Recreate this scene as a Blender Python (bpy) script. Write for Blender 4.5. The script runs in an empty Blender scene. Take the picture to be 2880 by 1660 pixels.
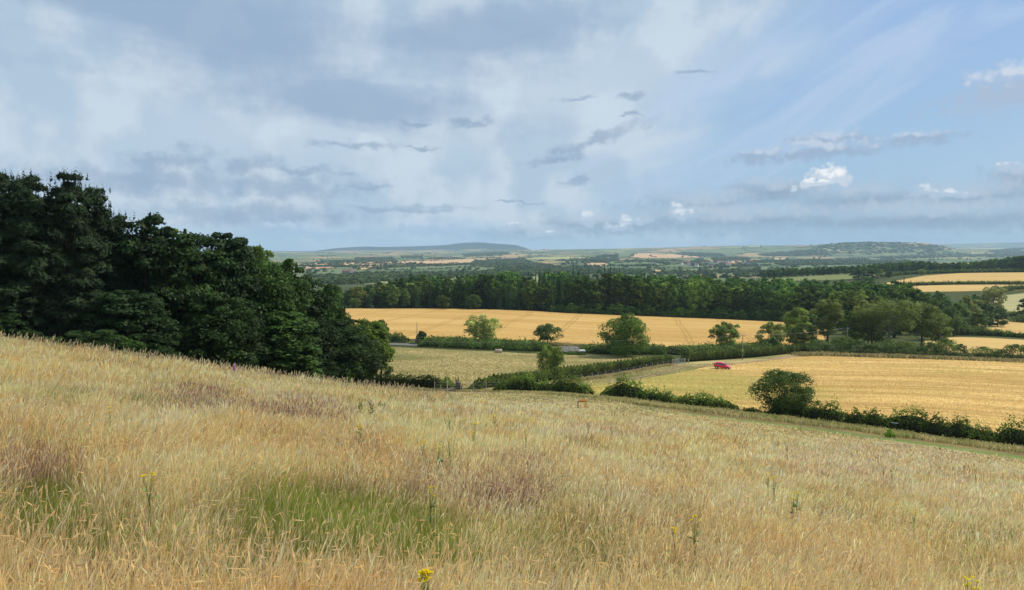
import bpy, math, random
import numpy as np
from mathutils import Vector
sc = bpy.context.scene
COL = sc.collection
R = math.radians
# ---------------------------------------------------------------- camera
F, CX, CY, SRCW = 2100.0, 1440.0, 830.0, 2880.0      # focal length and centre of the 2880 px wide photograph
TP = 130.0 / F                                        # tangent of the downward pitch
PITCH = math.atan(TP); CP = math.cos(PITCH); SP = math.sin(PITCH)
cd = bpy.data.cameras.new('camera'); cam = bpy.data.objects.new('camera', cd); COL.objects.link(cam)
cam.location = (0, 0, 0); cam.rotation_euler = (math.pi / 2 - PITCH, 0, 0)
cd.sensor_width = 36.0; cd.lens = F / SRCW * 36.0; cd.clip_start = 0.05; cd.clip_end = 90000
sc.camera = cam
# ---------------------------------------------------------------- colour management, sampling
sc.view_settings.view_transform = 'Standard'; sc.view_settings.look = 'None'
sc.view_settings.exposure = 0.16; sc.view_settings.gamma = 1.0; sc.view_settings.use_curve_mapping = False
sc.cycles.use_denoising = True
try: sc.cycles.denoising_prefilter = 'ACCURATE'
except Exception: pass
sc.cycles.max_bounces = 6; sc.cycles.diffuse_bounces = 3; sc.cycles.glossy_bounces = 2
sc.cycles.transmission_bounces = 4; sc.cycles.volume_bounces = 1; sc.cycles.transparent_max_bounces = 8
sc.cycles.use_adaptive_sampling = True; sc.cycles.adaptive_threshold = 0.01
# ---------------------------------------------------------------- sun
SUN_DIR = Vector((0.80, 0.30, 0.86)).normalized()     # towards the sun: from the right, a little ahead
SUN_EL = math.asin(SUN_DIR.z); SUN_AZ = math.atan2(SUN_DIR.x, SUN_DIR.y)
ld = bpy.data.lights.new('sun', 'SUN'); ld.energy = 4.1; ld.angle = R(1.5); ld.color = (1.0, 0.90, 0.73)
sun = bpy.data.objects.new('sun', ld); COL.objects.link(sun)
sun.rotation_euler = (-SUN_DIR).to_track_quat('-Z', 'Y').to_euler(); sun.location = (60, 30, 90)
# ---------------------------------------------------------------- sky
W = bpy.data.worlds.new('World'); sc.world = W; W.use_nodes = True
class X:
    """a node socket with arithmetic"""
    nt = None
    def __init__(s, sock): s.s = sock
    @staticmethod
    def op(o, *a, clamp=False):
        n = X.nt.nodes.new('ShaderNodeMath'); n.operation = o; n.use_clamp = clamp
        for i, v in enumerate(a):
            if isinstance(v, X): X.nt.links.new(v.s, n.inputs[i])
            else: n.inputs[i].default_value = float(v)
        return X(n.outputs[0])
    def __add__(s, o): return X.op('ADD', s, o)
    __radd__ = __add__
    def __sub__(s, o): return X.op('SUBTRACT', s, o)
    def __rsub__(s, o): return X.op('SUBTRACT', o, s)
    def __mul__(s, o): return X.op('MULTIPLY', s, o)
    __rmul__ = __mul__
    def __truediv__(s, o): return X.op('DIVIDE', s, o)
    def __pow__(s, o): return X.op('POWER', s, o)
def xmax(a, b): return X.op('MAXIMUM', a, b)
def xmin(a, b): return X.op('MINIMUM', a, b)
def sstep(a, b, v):
    n = X.nt.nodes.new('ShaderNodeMapRange'); n.interpolation_type = 'SMOOTHSTEP'
    X.nt.links.new(v.s, n.inputs[0]); n.inputs[1].default_value = a; n.inputs[2].default_value = b
    return X(n.outputs[0])
def noise(vec, scale=1.0, detail=4, rough=0.5, dist=0.0, dims='3D'):
    n = X.nt.nodes.new('ShaderNodeTexNoise'); n.noise_dimensions = dims
    X.nt.links.new(vec.s, n.inputs['Vector']); n.inputs['Scale'].default_value = scale
    n.inputs['Detail'].default_value = detail; n.inputs['Roughness'].default_value = rough; n.inputs['Distortion'].default_value = dist
    return X(n.outputs[0])
def vec3(a, b, c=0.0):
    n = X.nt.nodes.new('ShaderNodeCombineXYZ')
    for i, v in enumerate((a, b, c)):
        if isinstance(v, X): X.nt.links.new(v.s, n.inputs[i])
        else: n.inputs[i].default_value = v
    return X(n.outputs[0])
def mixc(f, a, b, blend='MIX'):
    n = X.nt.nodes.new('ShaderNodeMix'); n.data_type = 'RGBA'; n.blend_type = blend
    if isinstance(f, X): X.nt.links.new(f.s, n.inputs[0])
    else: n.inputs[0].default_value = f
    for i, v in ((6, a), (7, b)):
        if isinstance(v, X): X.nt.links.new(v.s, n.inputs[i])
        else: n.inputs[i].default_value = (v[0], v[1], v[2], 1)
    return X(n.outputs[2])
def srgb(r, g, b):
    return tuple((c / 255 / 12.92 if c / 255 <= 0.04045 else ((c / 255 + 0.055) / 1.055) ** 2.4) for c in (r, g, b))
def build_sky():
    nt = W.node_tree; X.nt = nt; nt.nodes.clear()
    out = nt.nodes.new('ShaderNodeOutputWorld'); bg = nt.nodes.new('ShaderNodeBackground')
    sky = nt.nodes.new('ShaderNodeTexSky'); sky.sky_type = 'NISHITA'; sky.sun_disc = False
    sky.sun_elevation = SUN_EL; sky.sun_rotation = SUN_AZ; sky.air_density = 1.2; sky.dust_density = 1.5; sky.ozone_density = 2.0
    tc = nt.nodes.new('ShaderNodeTexCoord'); sp = nt.nodes.new('ShaderNodeSeparateXYZ'); nt.links.new(tc.outputs['Generated'], sp.inputs[0])
    x, y, z = (X(sp.outputs[i]) for i in range(3))
    A = X.op('ARCTAN2', x, y)                                   # azimuth from the view axis
    E = z / X.op('SQRT', x * x + y * y + 1e-4)                  # tangent of elevation
    Ec = xmax(E, -0.05)
    # vertical scale used below: 1 unit = 0.0476 rad = 100 px of the photograph
    def ax(px): return math.atan((px - CX) / F) * 21.0
    def ey(py):
        v = (CY - py) / F; return (v - TP) / (1 + v * TP) * 21.0
    a = A * 21.0; e = Ec * 21.0
    den = Ec + 0.16
    P = vec3(a * 1.0, e * 1.0, 0.0)
    # clouds lie in flat sheets, so their pattern is stretched sideways and tightens toward the horizon
    q = vec3(A / den * 1.6, X.op('LOGARITHM', Ec + 0.10, 2.718) * 5.0, 0.0)
    n_big = noise(q, 0.9, 4, 0.5, 0.2, dims='2D')
    n_px = noise(P, 0.55, 4, 0.5, dims='2D')
    n_pf = noise(P, 1.9, 6, 0.6, dims='2D')
    n_w = noise(vec3(a * 0.9, e * 1.9, 4.0), 1.0, 4, 0.58, dims='2D')
    n_w2 = noise(vec3(a * 1.1 + 40.0, e * 2.2, 14.0), 1.0, 4, 0.58, dims='2D')
    # diagonal streak coordinate: rises to the right
    sdir = vec3((a * 0.86 + e * 0.50) * 0.13, (e * 0.86 - a * 0.50) * 0.62, 3.0)
    n_st = noise(sdir, 1.0, 5, 0.55, 0.5, dims='2D')
    aw = a + (n_w - 0.5) * 1.7; ew = e + (n_w2 - 0.5) * 0.55
    PW = vec3(aw, ew, 0.0)
    PC = vec3(a + (n_pf - 0.5) * 0.5, e + (n_w2 - 0.5) * 0.35, 0.0)
    vo = X.nt.nodes.new('ShaderNodeTexVoronoi'); vo.feature = 'F1'; vo.voronoi_dimensions = '2D'; X.nt.links.new(P.s, vo.inputs['Vector']); vo.inputs['Scale'].default_value = 3.4
    try: vo.inputs['Detail'].default_value = 1.0
    except Exception: pass
    bill = X(vo.outputs['Distance'])
    base = mixc(1.0, X(sky.outputs[0]), (SKYK, SKYK, SKYK), 'MULTIPLY')
    # clear blue: the physical sky is nudged to the soft hazy blue of the day
    blue = mixc(sstep(0.0, 6.5, e), srgb(150, 188, 220), srgb(144, 178, 220))
    base = mixc(0.8, base, blue)
    # thin high veil, covering left and centre, with a diagonal edge toward the blue upper right
    edge = a * 0.62 - X.op('ABSOLUTE', e - 1.6) * 0.45
    veil = sstep(4.0, 0.4, edge + (n_big - 0.5) * 2.6 + (n_st - 0.5) * 6.0)
    vcol = mixc(sstep(0.40, 0.62, n_px), srgb(174, 195, 214), srgb(196, 211, 224))
    colr = mixc(veil * 0.95, base, vcol)
    st2 = sstep(0.42, 0.66, n_st) * sstep(0.0, 3.0, a) * sstep(0.6, 2.6, e)
    colr = mixc(st2 * 0.6, colr, srgb(186, 203, 228))
    chain = []
    def blob(px, py, w, h, rot=0.0, src=None):
        m = nt.nodes.new('ShaderNodeMapping'); m.vector_type = 'TEXTURE'
        if chain:                                               # evaluate one after the other: keeps the shader small
            k = nt.nodes.new('ShaderNodeVectorMath'); k.operation = 'MULTIPLY_ADD'; nt.links.new(chain[0].s, k.inputs[0])
            k.inputs[1].default_value = (1e-9,) * 3; nt.links.new((src or PW).s, k.inputs[2]); nt.links.new(k.outputs[0], m.inputs[0])
        else: nt.links.new((src or PW).s, m.inputs[0])
        m.inputs[1].default_value = (ax(px), ey(py), 0); m.inputs[2].default_value = (0, 0, R(rot)); m.inputs[3].default_value = (w / 100.0, h / 100.0, 1)
        l = nt.nodes.new('ShaderNodeVectorMath'); l.operation = 'LENGTH'; nt.links.new(m.outputs[0], l.inputs[0])
        return X(l.outputs['Value'])
    def union(ls, src=None):
        m = None
        for l in ls:
            d = blob(*(tuple(l) + (0.0,) * (5 - len(l))), src=src); m = d if m is None else xmin(m, d); chain[:] = [m]
        return m
    # bright band across the middle
    colr = mixc(sstep(1.4, 0.0, blob(1250, 300, 900, 150, 8)) * 0.55, colr, srgb(202, 216, 228))
    # slate-blue undersides across the upper left
    d = union([(620, 120, 560, 170, -14), (1000, 290, 480, 85, -8), (230, 40, 330, 120, -12), (1350, 110, 420, 110, 10)])
    m = sstep(1.35, 0.2, d + (0.5 - n_big) * 1.6 + (0.5 - n_pf) * 0.5)
    colr = mixc(m * 0.82, colr, srgb(144, 168, 196))
    d = union([(120, 250, 260, 22, 0), (1100, 262, 260, 22, 0), (1500, 60, 300, 50, 14)])
    colr = mixc(sstep(1.3, 0.3, d + (0.5 - n_pf) * 1.6) * 0.4, colr, srgb(158, 181, 205))
    # low flat dark clouds
    d = union([(990, 414, 105, 13), (1190, 417, 60, 5), (700, 482, 90, 30, 4), (860, 486, 130, 15), (470, 478, 130, 34, 16),
               (420, 530, 330, 42), (800, 536, 260, 38), (1020, 530, 90, 6), (1140, 588, 200, 11), (1450, 566, 60, 4),
               (660, 610, 380, 34), (1660, 400, 160, 20, 18), (1545, 448, 90, 16, 10), (1770, 272, 46, 12), (1765, 330, 32, 6), (1620, 280, 60, 9),
               (1940, 222, 60, 8), (1610, 508, 40, 18), (1180, 356, 50, 9), (1310, 345, 70, 12)])
    m = sstep(1.3, 0.15, d + (0.5 - n_pf) * 1.7)
    colr = mixc(m * 0.64, colr, srgb(136, 160, 187))
    def cumulus(lst, k, body, top, f, nz=1.0, sharp=0.35, light=0.5, grow=0.25):
        nonlocal colr
        d = union(lst, PC) + (bill - 0.45) * 0.9 * nz - grow + (0.5 - n_pf) * 1.2 * nz
        m = sstep(1.0, 1.0 - sharp, d)
        up = union([(l[0] - l[2] * 0.05, l[1] - l[3] * 0.75, l[2] * 0.95, l[3] * 0.85) for l in lst], PC)
        lit = sstep(1.05, 0.25, up + (bill - 0.4) * 1.2 * light + (0.5 - n_pf) * 1.6 * light)
        colr = mixc(m * f, colr, mixc(lit * k, body, top))
    cumulus([(800, 650, 120, 24), (930, 660, 130, 20), (1240, 645, 140, 26), (1350, 655, 130, 24)], 0.8, srgb(160, 186, 214), srgb(194, 209, 227), 0.8, 0.8, 0.6)
    cumulus([(2300, 448, 250, 24, 4), (2130, 452, 90, 24, 16), (2330, 422, 150, 30), (2560, 428, 130, 20)], 0.85, srgb(153, 174, 200), srgb(198, 209, 223), 0.9, 0.75, 1.0, 0.5, 0.3)
    cumulus([(2850, 320, 160, 48, 14), (2860, 290, 110, 30)], 1.0, srgb(168, 184, 206), srgb(206, 214, 226), 0.85, 0.7, 1.2, 0.5, 0.5)
    cumulus([(2180, 545, 200, 36), (2420, 580, 240, 52), (1980, 590, 200, 50), (2700, 585, 220, 46), (1720, 635, 230, 34), (1480, 658, 160, 22), (2100, 630, 420, 42), (2600, 630, 420, 40), (2850, 545, 80, 50)],
            0.9, srgb(141, 165, 188), srgb(180, 195, 211), 0.95, 0.7, 1.2, 0.3, 0.45)
    cumulus([(2322, 508, 40, 24), (2270, 526, 44, 10, 20), (2352, 520, 34, 18), (2310, 532, 56, 9)], 1.0, srgb(196, 208, 222), srgb(242, 244, 245), 0.95, 0.8, 0.5, 0.5)
    cumulus([(1905, 588, 50, 20), (1655, 622, 26, 26), (1780, 622, 58, 14), (1730, 640, 60, 14), (2580, 560, 40, 18), (2650, 566, 70, 12), (2845, 512, 56, 18), (1445, 640, 24, 18), (1535, 656, 70, 12), (1930, 610, 40, 14)],
            1.0, srgb(176, 195, 215), srgb(220, 228, 236), 0.85, 0.85, 0.8, 0.5)
    # long faint bars near the horizon
    lowb = sstep(0.42, 0.60, noise(vec3(a * 0.12, e * 1.7, 9.0), 1.0, 3, 0.5, dims='2D')) * sstep(1.4, 0.1, e)
    colr = mixc(lowb * 0.55, colr, srgb(160, 190, 213))
    # the part of the sky behind and above the camera: broken thin cloud
    nt.links.new(colr.s, bg.inputs['Color']); bg.inputs['Strength'].default_value = SKYS
    nt.links.new(bg.outputs[0], out.inputs[0])
SKYK, SKYS = 0.10, 0.96
build_sky()
try: W.cycles.sampling_method = 'MANUAL'; W.cycles.sample_map_resolution = 512
except Exception: pass
# ---------------------------------------------------------------- helpers: places
def t_of(py):
    v = (CY - np.asarray(py, float)) / F; return (v - TP) / (1 + v * TP)     # slope z/y of the sight line in that row
def x_of(px, y, z): return (px - CX) / F * (y * CP - z * SP)
def pix(x, y, z):
    d = y * CP - z * SP; return CX + F * x / d, CY - F * (y * SP + z * CP) / d
# ground profile along bearings: pixel column -> (distance, row of the ground there)
PROF = {
 -700: [(33, 850), (60, 1010), (100, 990), (200, 930), (350, 865), (500, 850)],
 0:    [(33, 947), (60, 1062), (100, 1040), (200, 960), (350, 870), (500, 855)],
 400:  [(33, 1002), (60, 1100), (100, 1075), (200, 980), (350, 870), (500, 855)],
 800:  [(33, 1057), (60, 1118), (90, 1108), (120, 1072), (200, 990), (245, 950), (350, 872), (420, 862), (500, 855)],
 1060: [(33, 1091), (60, 1114), (85, 1110), (105, 1090), (125, 1068), (150, 1040), (180, 1010), (222, 975), (245, 950), (300, 905), (360, 880), (400, 870), (500, 858)],
 1250: [(33, 1118), (45, 1118), (60, 1116), (80, 1113), (100, 1108), (108, 1104), (125, 1078), (150, 1045), (180, 1014), (222, 984), (245, 950), (300, 905), (360, 880), (400, 866), (440, 868), (500, 860)],
 1500: [(33, 1151), (48, 1138), (60, 1130), (80, 1118), (100, 1108), (125, 1085), (145, 1065), (180, 1028), (215, 1000), (235, 978), (245, 962), (300, 920), (360, 888), (400, 872), (500, 862)],
 1700: [(33, 1178), (48, 1160), (60, 1151), (80, 1136), (98, 1118), (125, 1090), (150, 1068), (180, 1038), (200, 1020), (215, 1004), (235, 988), (250, 970), (300, 932), (360, 900), (400, 884), (500, 866)],
 1900: [(33, 1205), (48, 1190), (60, 1180), (75, 1166), (88, 1150), (96, 1140), (125, 1098), (150, 1062), (165, 1042), (182, 1020), (200, 1010), (215, 1002), (235, 990), (250, 978), (300, 938), (360, 905), (400, 892), (500, 868)],
 2100: [(33, 1232), (60, 1205), (75, 1185), (85, 1172), (92, 1160), (125, 1110), (150, 1072), (172, 1036), (200, 1012), (235, 992), (260, 974), (300, 945), (360, 912), (400, 900), (500, 870)],
 2400: [(33, 1274), (60, 1238), (70, 1222), (80, 1205), (87, 1192), (110, 1142), (140, 1088), (180, 1035), (215, 1002), (235, 985), (260, 972), (300, 950), (360, 925), (420, 905), (500, 880)],
 2700: [(33, 1316), (60, 1272), (68, 1257), (78, 1242), (100, 1175), (130, 1115), (170, 1052), (205, 1012), (228, 1000), (260, 975), (300, 950), (340, 932), (380, 915), (420, 902), (500, 875)],
 2880: [(33, 1340), (60, 1291), (68, 1273), (76, 1257), (100, 1195), (130, 1130), (170, 1065), (205, 1020), (225, 1010), (260, 985), (300, 962), (340, 945), (400, 915), (500, 880)],
 3600: [(33, 1436), (60, 1375), (75, 1340), (100, 1270), (130, 1180), (170, 1090), (225, 1025), (300, 975), (400, 925), (500, 885)],
}
FAR = {   # beyond 500 m
 -700: [(650, 834), (1000, 805), (1500, 781), (2500, 752), (4000, 733), (6000, 719), (8000, 712), (12000, 708), (20000, 706), (30000, 705)],
 1900: [(650, 834), (1000, 803), (1500, 781), (2500, 752), (4000, 733), (6000, 719), (8000, 712), (12000, 708), (20000, 706), (30000, 705)],
 2180: [(650, 830), (800, 803), (950, 783), (1080, 775), (1500, 779), (2500, 752), (4000, 733), (6000, 719), (8000, 712), (12000, 708), (20000, 706), (30000, 705)],
 2400: [(650, 822), (800, 792), (950, 772), (1080, 767), (1500, 770), (2500, 752), (4000, 733), (6000, 719), (8000, 712), (12000, 708), (20000, 706), (30000, 705)],
 2700: [(600, 834), (700, 798), (800, 779), (900, 766), (1080, 758), (1500, 762), (2500, 750), (4000, 733), (6000, 719), (8000, 712), (12000, 708), (20000, 706), (30000, 705)],
 3600: [(600, 834), (700, 800), (900, 762), (1080, 750), (1500, 756), (2500, 748), (4000, 733), (6000, 719), (8000, 712), (12000, 708), (20000, 706), (30000, 705)],
}
RIDGES = [  # distance, half depth, crest line (column, row)
 (12500, 1500, [(700, 730), (770, 724), (802, 719), (852, 713), (900, 704), (946, 698), (1029, 693), (1070, 695), (1121, 694), (1190, 692), (1251, 690), (1301, 683), (1348, 681.5), (1390, 685), (1417, 686.5), (1459, 690), (1480, 698), (1500, 708)]),
 (8600, 1500, [(1300, 712), (1380, 706), (1440, 704), (1500, 704), (1550, 702), (1606, 701.5), (1717, 700), (1828, 697), (1900, 696), (1966, 693.5), (2077, 691.5), (2200, 690.5), (2302, 689), (2400, 692), (2500, 697), (2700, 701), (3000, 698), (3600, 697)]),
 (6700, 700, [(2180, 722), (2240, 706), (2302, 691), (2360, 688), (2444, 684), (2480, 685.5), (2523, 684), (2602, 685), (2640, 690), (2670, 700), (2700, 708), (2740, 716)]),
 (15500, 1500, [(2400, 706), (2500, 698), (2650, 686), (2700, 685.5), (2777, 683), (2820, 682.5), (2880, 681), (3100, 680), (3600, 684)]),
 (3300, 420, [(1380, 760), (1480, 752), (1560, 738), (1700, 735), (1900, 738), (2000, 750), (2100, 762)]),
 (3200, 380, [(700, 750), (900, 742), (1000, 741), (1100, 740), (1250, 742), (1400, 750), (1500, 762)]),
 (4900, 500, [(1500, 735), (1650, 724), (1780, 715), (1900, 717), (2000, 730), (2100, 735)]),
]
LY = np.linspace(math.log(20), math.log(30000), 420)       # log distance
UX = np.linspace(-1.1, 1.1, 265)
def _tab():
    pc = sorted(PROF); fc = sorted(FAR); T = np.zeros((len(pc), len(LY)))
    for i, c in enumerate(pc):
        u = (c - CX) / F; pts = []
        for d, r in PROF[c]: pts.append((math.log(d), float(t_of(r)) - 0.40 * min(1, max(0, (62 - d) / 15)) / d))      # the rows above were read at the tips of the grass
        fi = np.interp(c, fc, np.arange(len(fc))); k = int(fi); w = fi - k
        fa = {math.log(d): float(t_of(r)) for d, r in FAR[fc[k]]}
        if w > 0:
            A_, B_ = FAR[fc[k]], FAR[fc[k + 1]]
            ds = np.log([640, 800, 950, 1080, 1500, 2500, 4000, 6000, 8000, 12000, 20000, 30000])
            ta = np.interp(ds, np.log([d for d, _ in A_]), t_of([r for _, r in A_])); tb = np.interp(ds, np.log([d for d, _ in B_]), t_of([r for _, r in B_]))
            fa = {a: b for a, b in zip(ds, ta * (1 - w) + tb * w)}
        pts += sorted(fa.items())
        for y in (20, 25, 29): pts.insert(0, (math.log(y), -2.0 / y - 0.165 - 0.139 * u))
        pts.sort(); T[i] = np.interp(LY, [p[0] for p in pts], [p[1] for p in pts])
    up = [(c - CX) / F for c in pc]; Z = np.zeros((len(UX), len(LY)))
    for j in range(len(LY)): Z[:, j] = np.interp(UX, up, T[:, j])
    def sm(Z, s, ax):
        k = np.exp(-0.5 * (np.arange(-4 * s, 4 * s + 1) / s) ** 2); k /= k.sum(); p = len(k) // 2
        pad = [(0, 0), (0, 0)]; pad[ax] = (p, p); Q = np.pad(Z, pad, mode='edge')
        return np.apply_along_axis(lambda v: np.convolve(v, k, 'valid'), ax, Q)
    Z = sm(Z, 2, 1); Z = sm(Z, 7, 0)
    U, L = np.meshgrid(UX, LY, indexing='ij'); Yv = np.exp(L); PXc = CX + F * U
    for d, w, pts in RIDGES:
        xs = [p[0] for p in pts]; tt = np.interp(PXc, xs, t_of([p[1] for p in pts]))
        base = np.interp(math.log(d), LY, Z[len(UX) // 2]); zt = np.interp(PXc, xs, t_of([p[1] for p in pts])) * d - base * d
        zt = np.where((PXc < xs[0]) | (PXc > xs[-1]), 0, np.maximum(zt, 0))
        Z = Z + zt * np.exp(-((Yv - d) / w) ** 2) / Yv
    return Z
TT = _tab()
def zf(x, y, bumps=True):
    x = np.asarray(x, float); y = np.asarray(y, float); ys = np.maximum(y, 20.0); u = np.clip(x / ys, -1.099, 1.099)
    fu = (u + 1.1) / 2.2 * (len(UX) - 1); fl = (np.log(np.minimum(ys, 29990)) - LY[0]) / (LY[-1] - LY[0]) * (len(LY) - 1)
    i = np.clip(fu.astype(int), 0, len(UX) - 2); j = np.clip(fl.astype(int), 0, len(LY) - 2); a = fu - i; b = fl - j
    t = (TT[i, j] * (1 - a) + TT[i + 1, j] * a) * (1 - b) + (TT[i, j + 1] * (1 - a) + TT[i + 1, j + 1] * a) * b
    zt = t * ys; zp = -2.0 - 0.165 * y - 0.139 * x
    w = np.clip((y - 21) / 8.0, 0, 1); w = w * w * (3 - 2 * w); z = zp * (1 - w) + zt * w
    if bumps:
        z = z + 0.06 * np.sin(x * 0.9 + 1.3 * np.sin(y * 0.31)) * np.sin(y * 0.7 + np.sin(x * 0.37)) * np.exp(-np.maximum(y, 0) / 40)
    return z
_D = np.exp(np.linspace(math.log(1.8), math.log(29000), 5200))
def hit(px, py, lo=1.8, hi=29000, up=0.0):
    """the ground point seen at a pixel, between two distances"""
    d = _D[(_D >= lo) & (_D <= hi)]; x = (px - CX) / F * d
    for _ in range(2): z = zf(x, d); x = x_of(px, d, z)
    k = np.argmin(np.abs(pix(x, d, z + up)[1] - py)); return float(x[k]), float(d[k]), float(z[k])
def at(px, d):
    x = (px - CX) / F * d
    for _ in range(3): z = float(zf(x, d)); x = x_of(px, d, z)
    return float(x), float(d), z
# ---------------------------------------------------------------- helpers: objects
def tag(o, label=None, cat=None, group=None, kind=None):
    if label: o['label'] = label
    if cat: o['category'] = cat
    if group: o['group'] = group
    if kind: o['kind'] = kind
    return o
def empty(name, loc, rz=0.0, label=None, cat=None, group=None):
    o = bpy.data.objects.new(name, None); COL.objects.link(o); o.location = loc; o.rotation_euler = (0, 0, rz); o.empty_display_size = 0.2
    return tag(o, label, cat, group)
def mesh_np(name, V, Q, mats, midx=None, col=None, smooth=False):
    """quads (n,4) from numpy arrays; col = per vertex colour (n,3)"""
    me = bpy.data.meshes.new(name); V = np.ascontiguousarray(V, np.float32); Q = np.ascontiguousarray(Q, np.int32)
    k = Q.shape[1]; me.vertices.add(len(V)); me.vertices.foreach_set('co', V.ravel())
    me.loops.add(Q.size); me.loops.foreach_set('vertex_index', Q.ravel())
    me.polygons.add(len(Q)); me.polygons.foreach_set('loop_start', np.arange(0, Q.size, k, dtype=np.int32))
    try: me.polygons.foreach_set('loop_total', np.full(len(Q), k, np.int32))
    except Exception: pass
    for m in mats: me.materials.append(m)
    if midx is not None: me.polygons.foreach_set('material_index', np.ascontiguousarray(midx, np.int32))
    if smooth: me.polygons.foreach_set('use_smooth', np.ones(len(Q), bool))
    if col is not None:
        c = me.color_attributes.new('tint', 'FLOAT_COLOR', 'POINT'); a = np.ones((len(V), 4), np.float32); a[:, :3] = col
        c.data.foreach_set('color', a.ravel())
    me.update(calc_edges=True); return me
def link(name, me, parent=None, loc=None, rz=0.0):
    o = bpy.data.objects.new(name, me); COL.objects.link(o)
    if parent is not None: o.parent = parent
    if loc is not None: o.location = loc
    if rz: o.rotation_euler = (0, 0, rz)
    return o
class MB:
    """collects boxes, tubes and polygons into ONE mesh"""
    def __init__(s): s.v = []; s.f = []; s.m = []
    def poly(s, pts, m=0): b = len(s.v); s.v += [tuple(p) for p in pts]; s.f.append(tuple(range(b, b + len(pts)))); s.m.append(m)
    def box(s, c, d, rz=0.0, m=0, tilt=0.0):
        hx, hy, hz = d[0] / 2, d[1] / 2, d[2] / 2; b = len(s.v); ca, sa = math.cos(rz), math.sin(rz)
        for z in (-hz, hz):
            for x, y in ((-hx, -hy), (hx, -hy), (hx, hy), (-hx, hy)):
                zz = z + x * tilt; s.v.append((c[0] + x * ca - y * sa, c[1] + x * sa + y * ca, c[2] + zz))
        for q in ((0, 3, 2, 1), (4, 5, 6, 7), (0, 1, 5, 4), (1, 2, 6, 5), (2, 3, 7, 6), (3, 0, 4, 7)): s.f.append(tuple(b + i for i in q)); s.m.append(m)
    def tube(s, pts, rad, n=6, m=0, cap=True):
        pts = [Vector(p) for p in pts]; rad = rad if hasattr(rad, '__len__') else [rad] * len(pts); b = len(s.v)
        for i, p in enumerate(pts):
            t = (pts[min(i + 1, len(pts) - 1)] - pts[max(i - 1, 0)]).normalized()
            a = t.cross(Vector((0, 0, 1)) if abs(t.z) < 0.9 else Vector((1, 0, 0))).normalized(); c = t.cross(a)
            for k in range(n):
                q = 2 * math.pi * k / n; s.v.append(tuple(p + (a * math.cos(q) + c * math.sin(q)) * rad[i]))
        for i in range(len(pts) - 1):
            for k in range(n):
                k2 = (k + 1) % n; s.f.append((b + i * n + k, b + i * n + k2, b + (i + 1) * n + k2, b + (i + 1) * n + k)); s.m.append(m)
        if cap:
            s.f.append(tuple(b + k for k in range(n))[::-1]); s.m.append(m); e = b + (len(pts) - 1) * n
            s.f.append(tuple(e + k for k in range(n))); s.m.append(m)
    def mesh(s, name, mats, smooth=False):
        me = bpy.data.meshes.new(name); me.from_pydata(s.v, [], s.f)
        for m in mats: me.materials.append(m)
        me.polygons.foreach_set('material_index', s.m)
        if smooth: me.polygons.foreach_set('use_smooth', [True] * len(s.f))
        me.update(); return me
    def build(s, name, mats, parent=None, loc=None, rz=0.0, smooth=False):
        return link(name, s.mesh(name, mats if isinstance(mats, (list, tuple)) else [mats], smooth), parent, loc, rz)
# ---------------------------------------------------------------- materials
def material(name):
    m = bpy.data.materials.new(name); m.use_nodes = True; nt = m.node_tree; nt.nodes.clear(); X.nt = nt
    o = nt.nodes.new('ShaderNodeOutputMaterial'); p = nt.nodes.new('ShaderNodeBsdfPrincipled')
    nt.links.new(p.outputs[0], o.inputs[0]); p.inputs['Roughness'].default_value = 0.85
    p.inputs['Specular IOR Level'].default_value = 0.2
    return m, nt, p, o
def objco(sx=1, sy=1, sz=1, rz=0.0):
    g = X.nt.nodes.new('ShaderNodeNewGeometry'); mp = X.nt.nodes.new('ShaderNodeMapping')
    X.nt.links.new(g.outputs['Position'], mp.inputs[0]); mp.inputs[2].default_value = (0, 0, rz); mp.inputs[3].default_value = (sx, sy, sz)
    return X(mp.outputs[0])
def setc(p, c): X.nt.links.new(c.s, p.inputs['Base Color'])
def bump(p, h, strength=0.5, dist=0.1):
    b = X.nt.nodes.new('ShaderNodeBump'); b.inputs['Strength'].default_value = strength; b.inputs['Distance'].default_value = dist
    X.nt.links.new(h.s, b.inputs['Height']); X.nt.links.new(b.outputs[0], p.inputs['Normal'])
def plain(name, c, rough=0.7, metal=0.0, var=0.15, sc_=3.0, spec=0.3):
    m, nt, p, o = material(name); n = noise(objco(), sc_, 4, 0.6)
    setc(p, mixc(sstep(0.3, 0.7, n), tuple(v * (1 - var) for v in c), tuple(min(1, v * (1 + var)) for v in c)))
    p.inputs['Roughness'].default_value = rough; p.inputs['Metallic'].default_value = metal; p.inputs['Specular IOR Level'].default_value = spec
    return m
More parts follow.
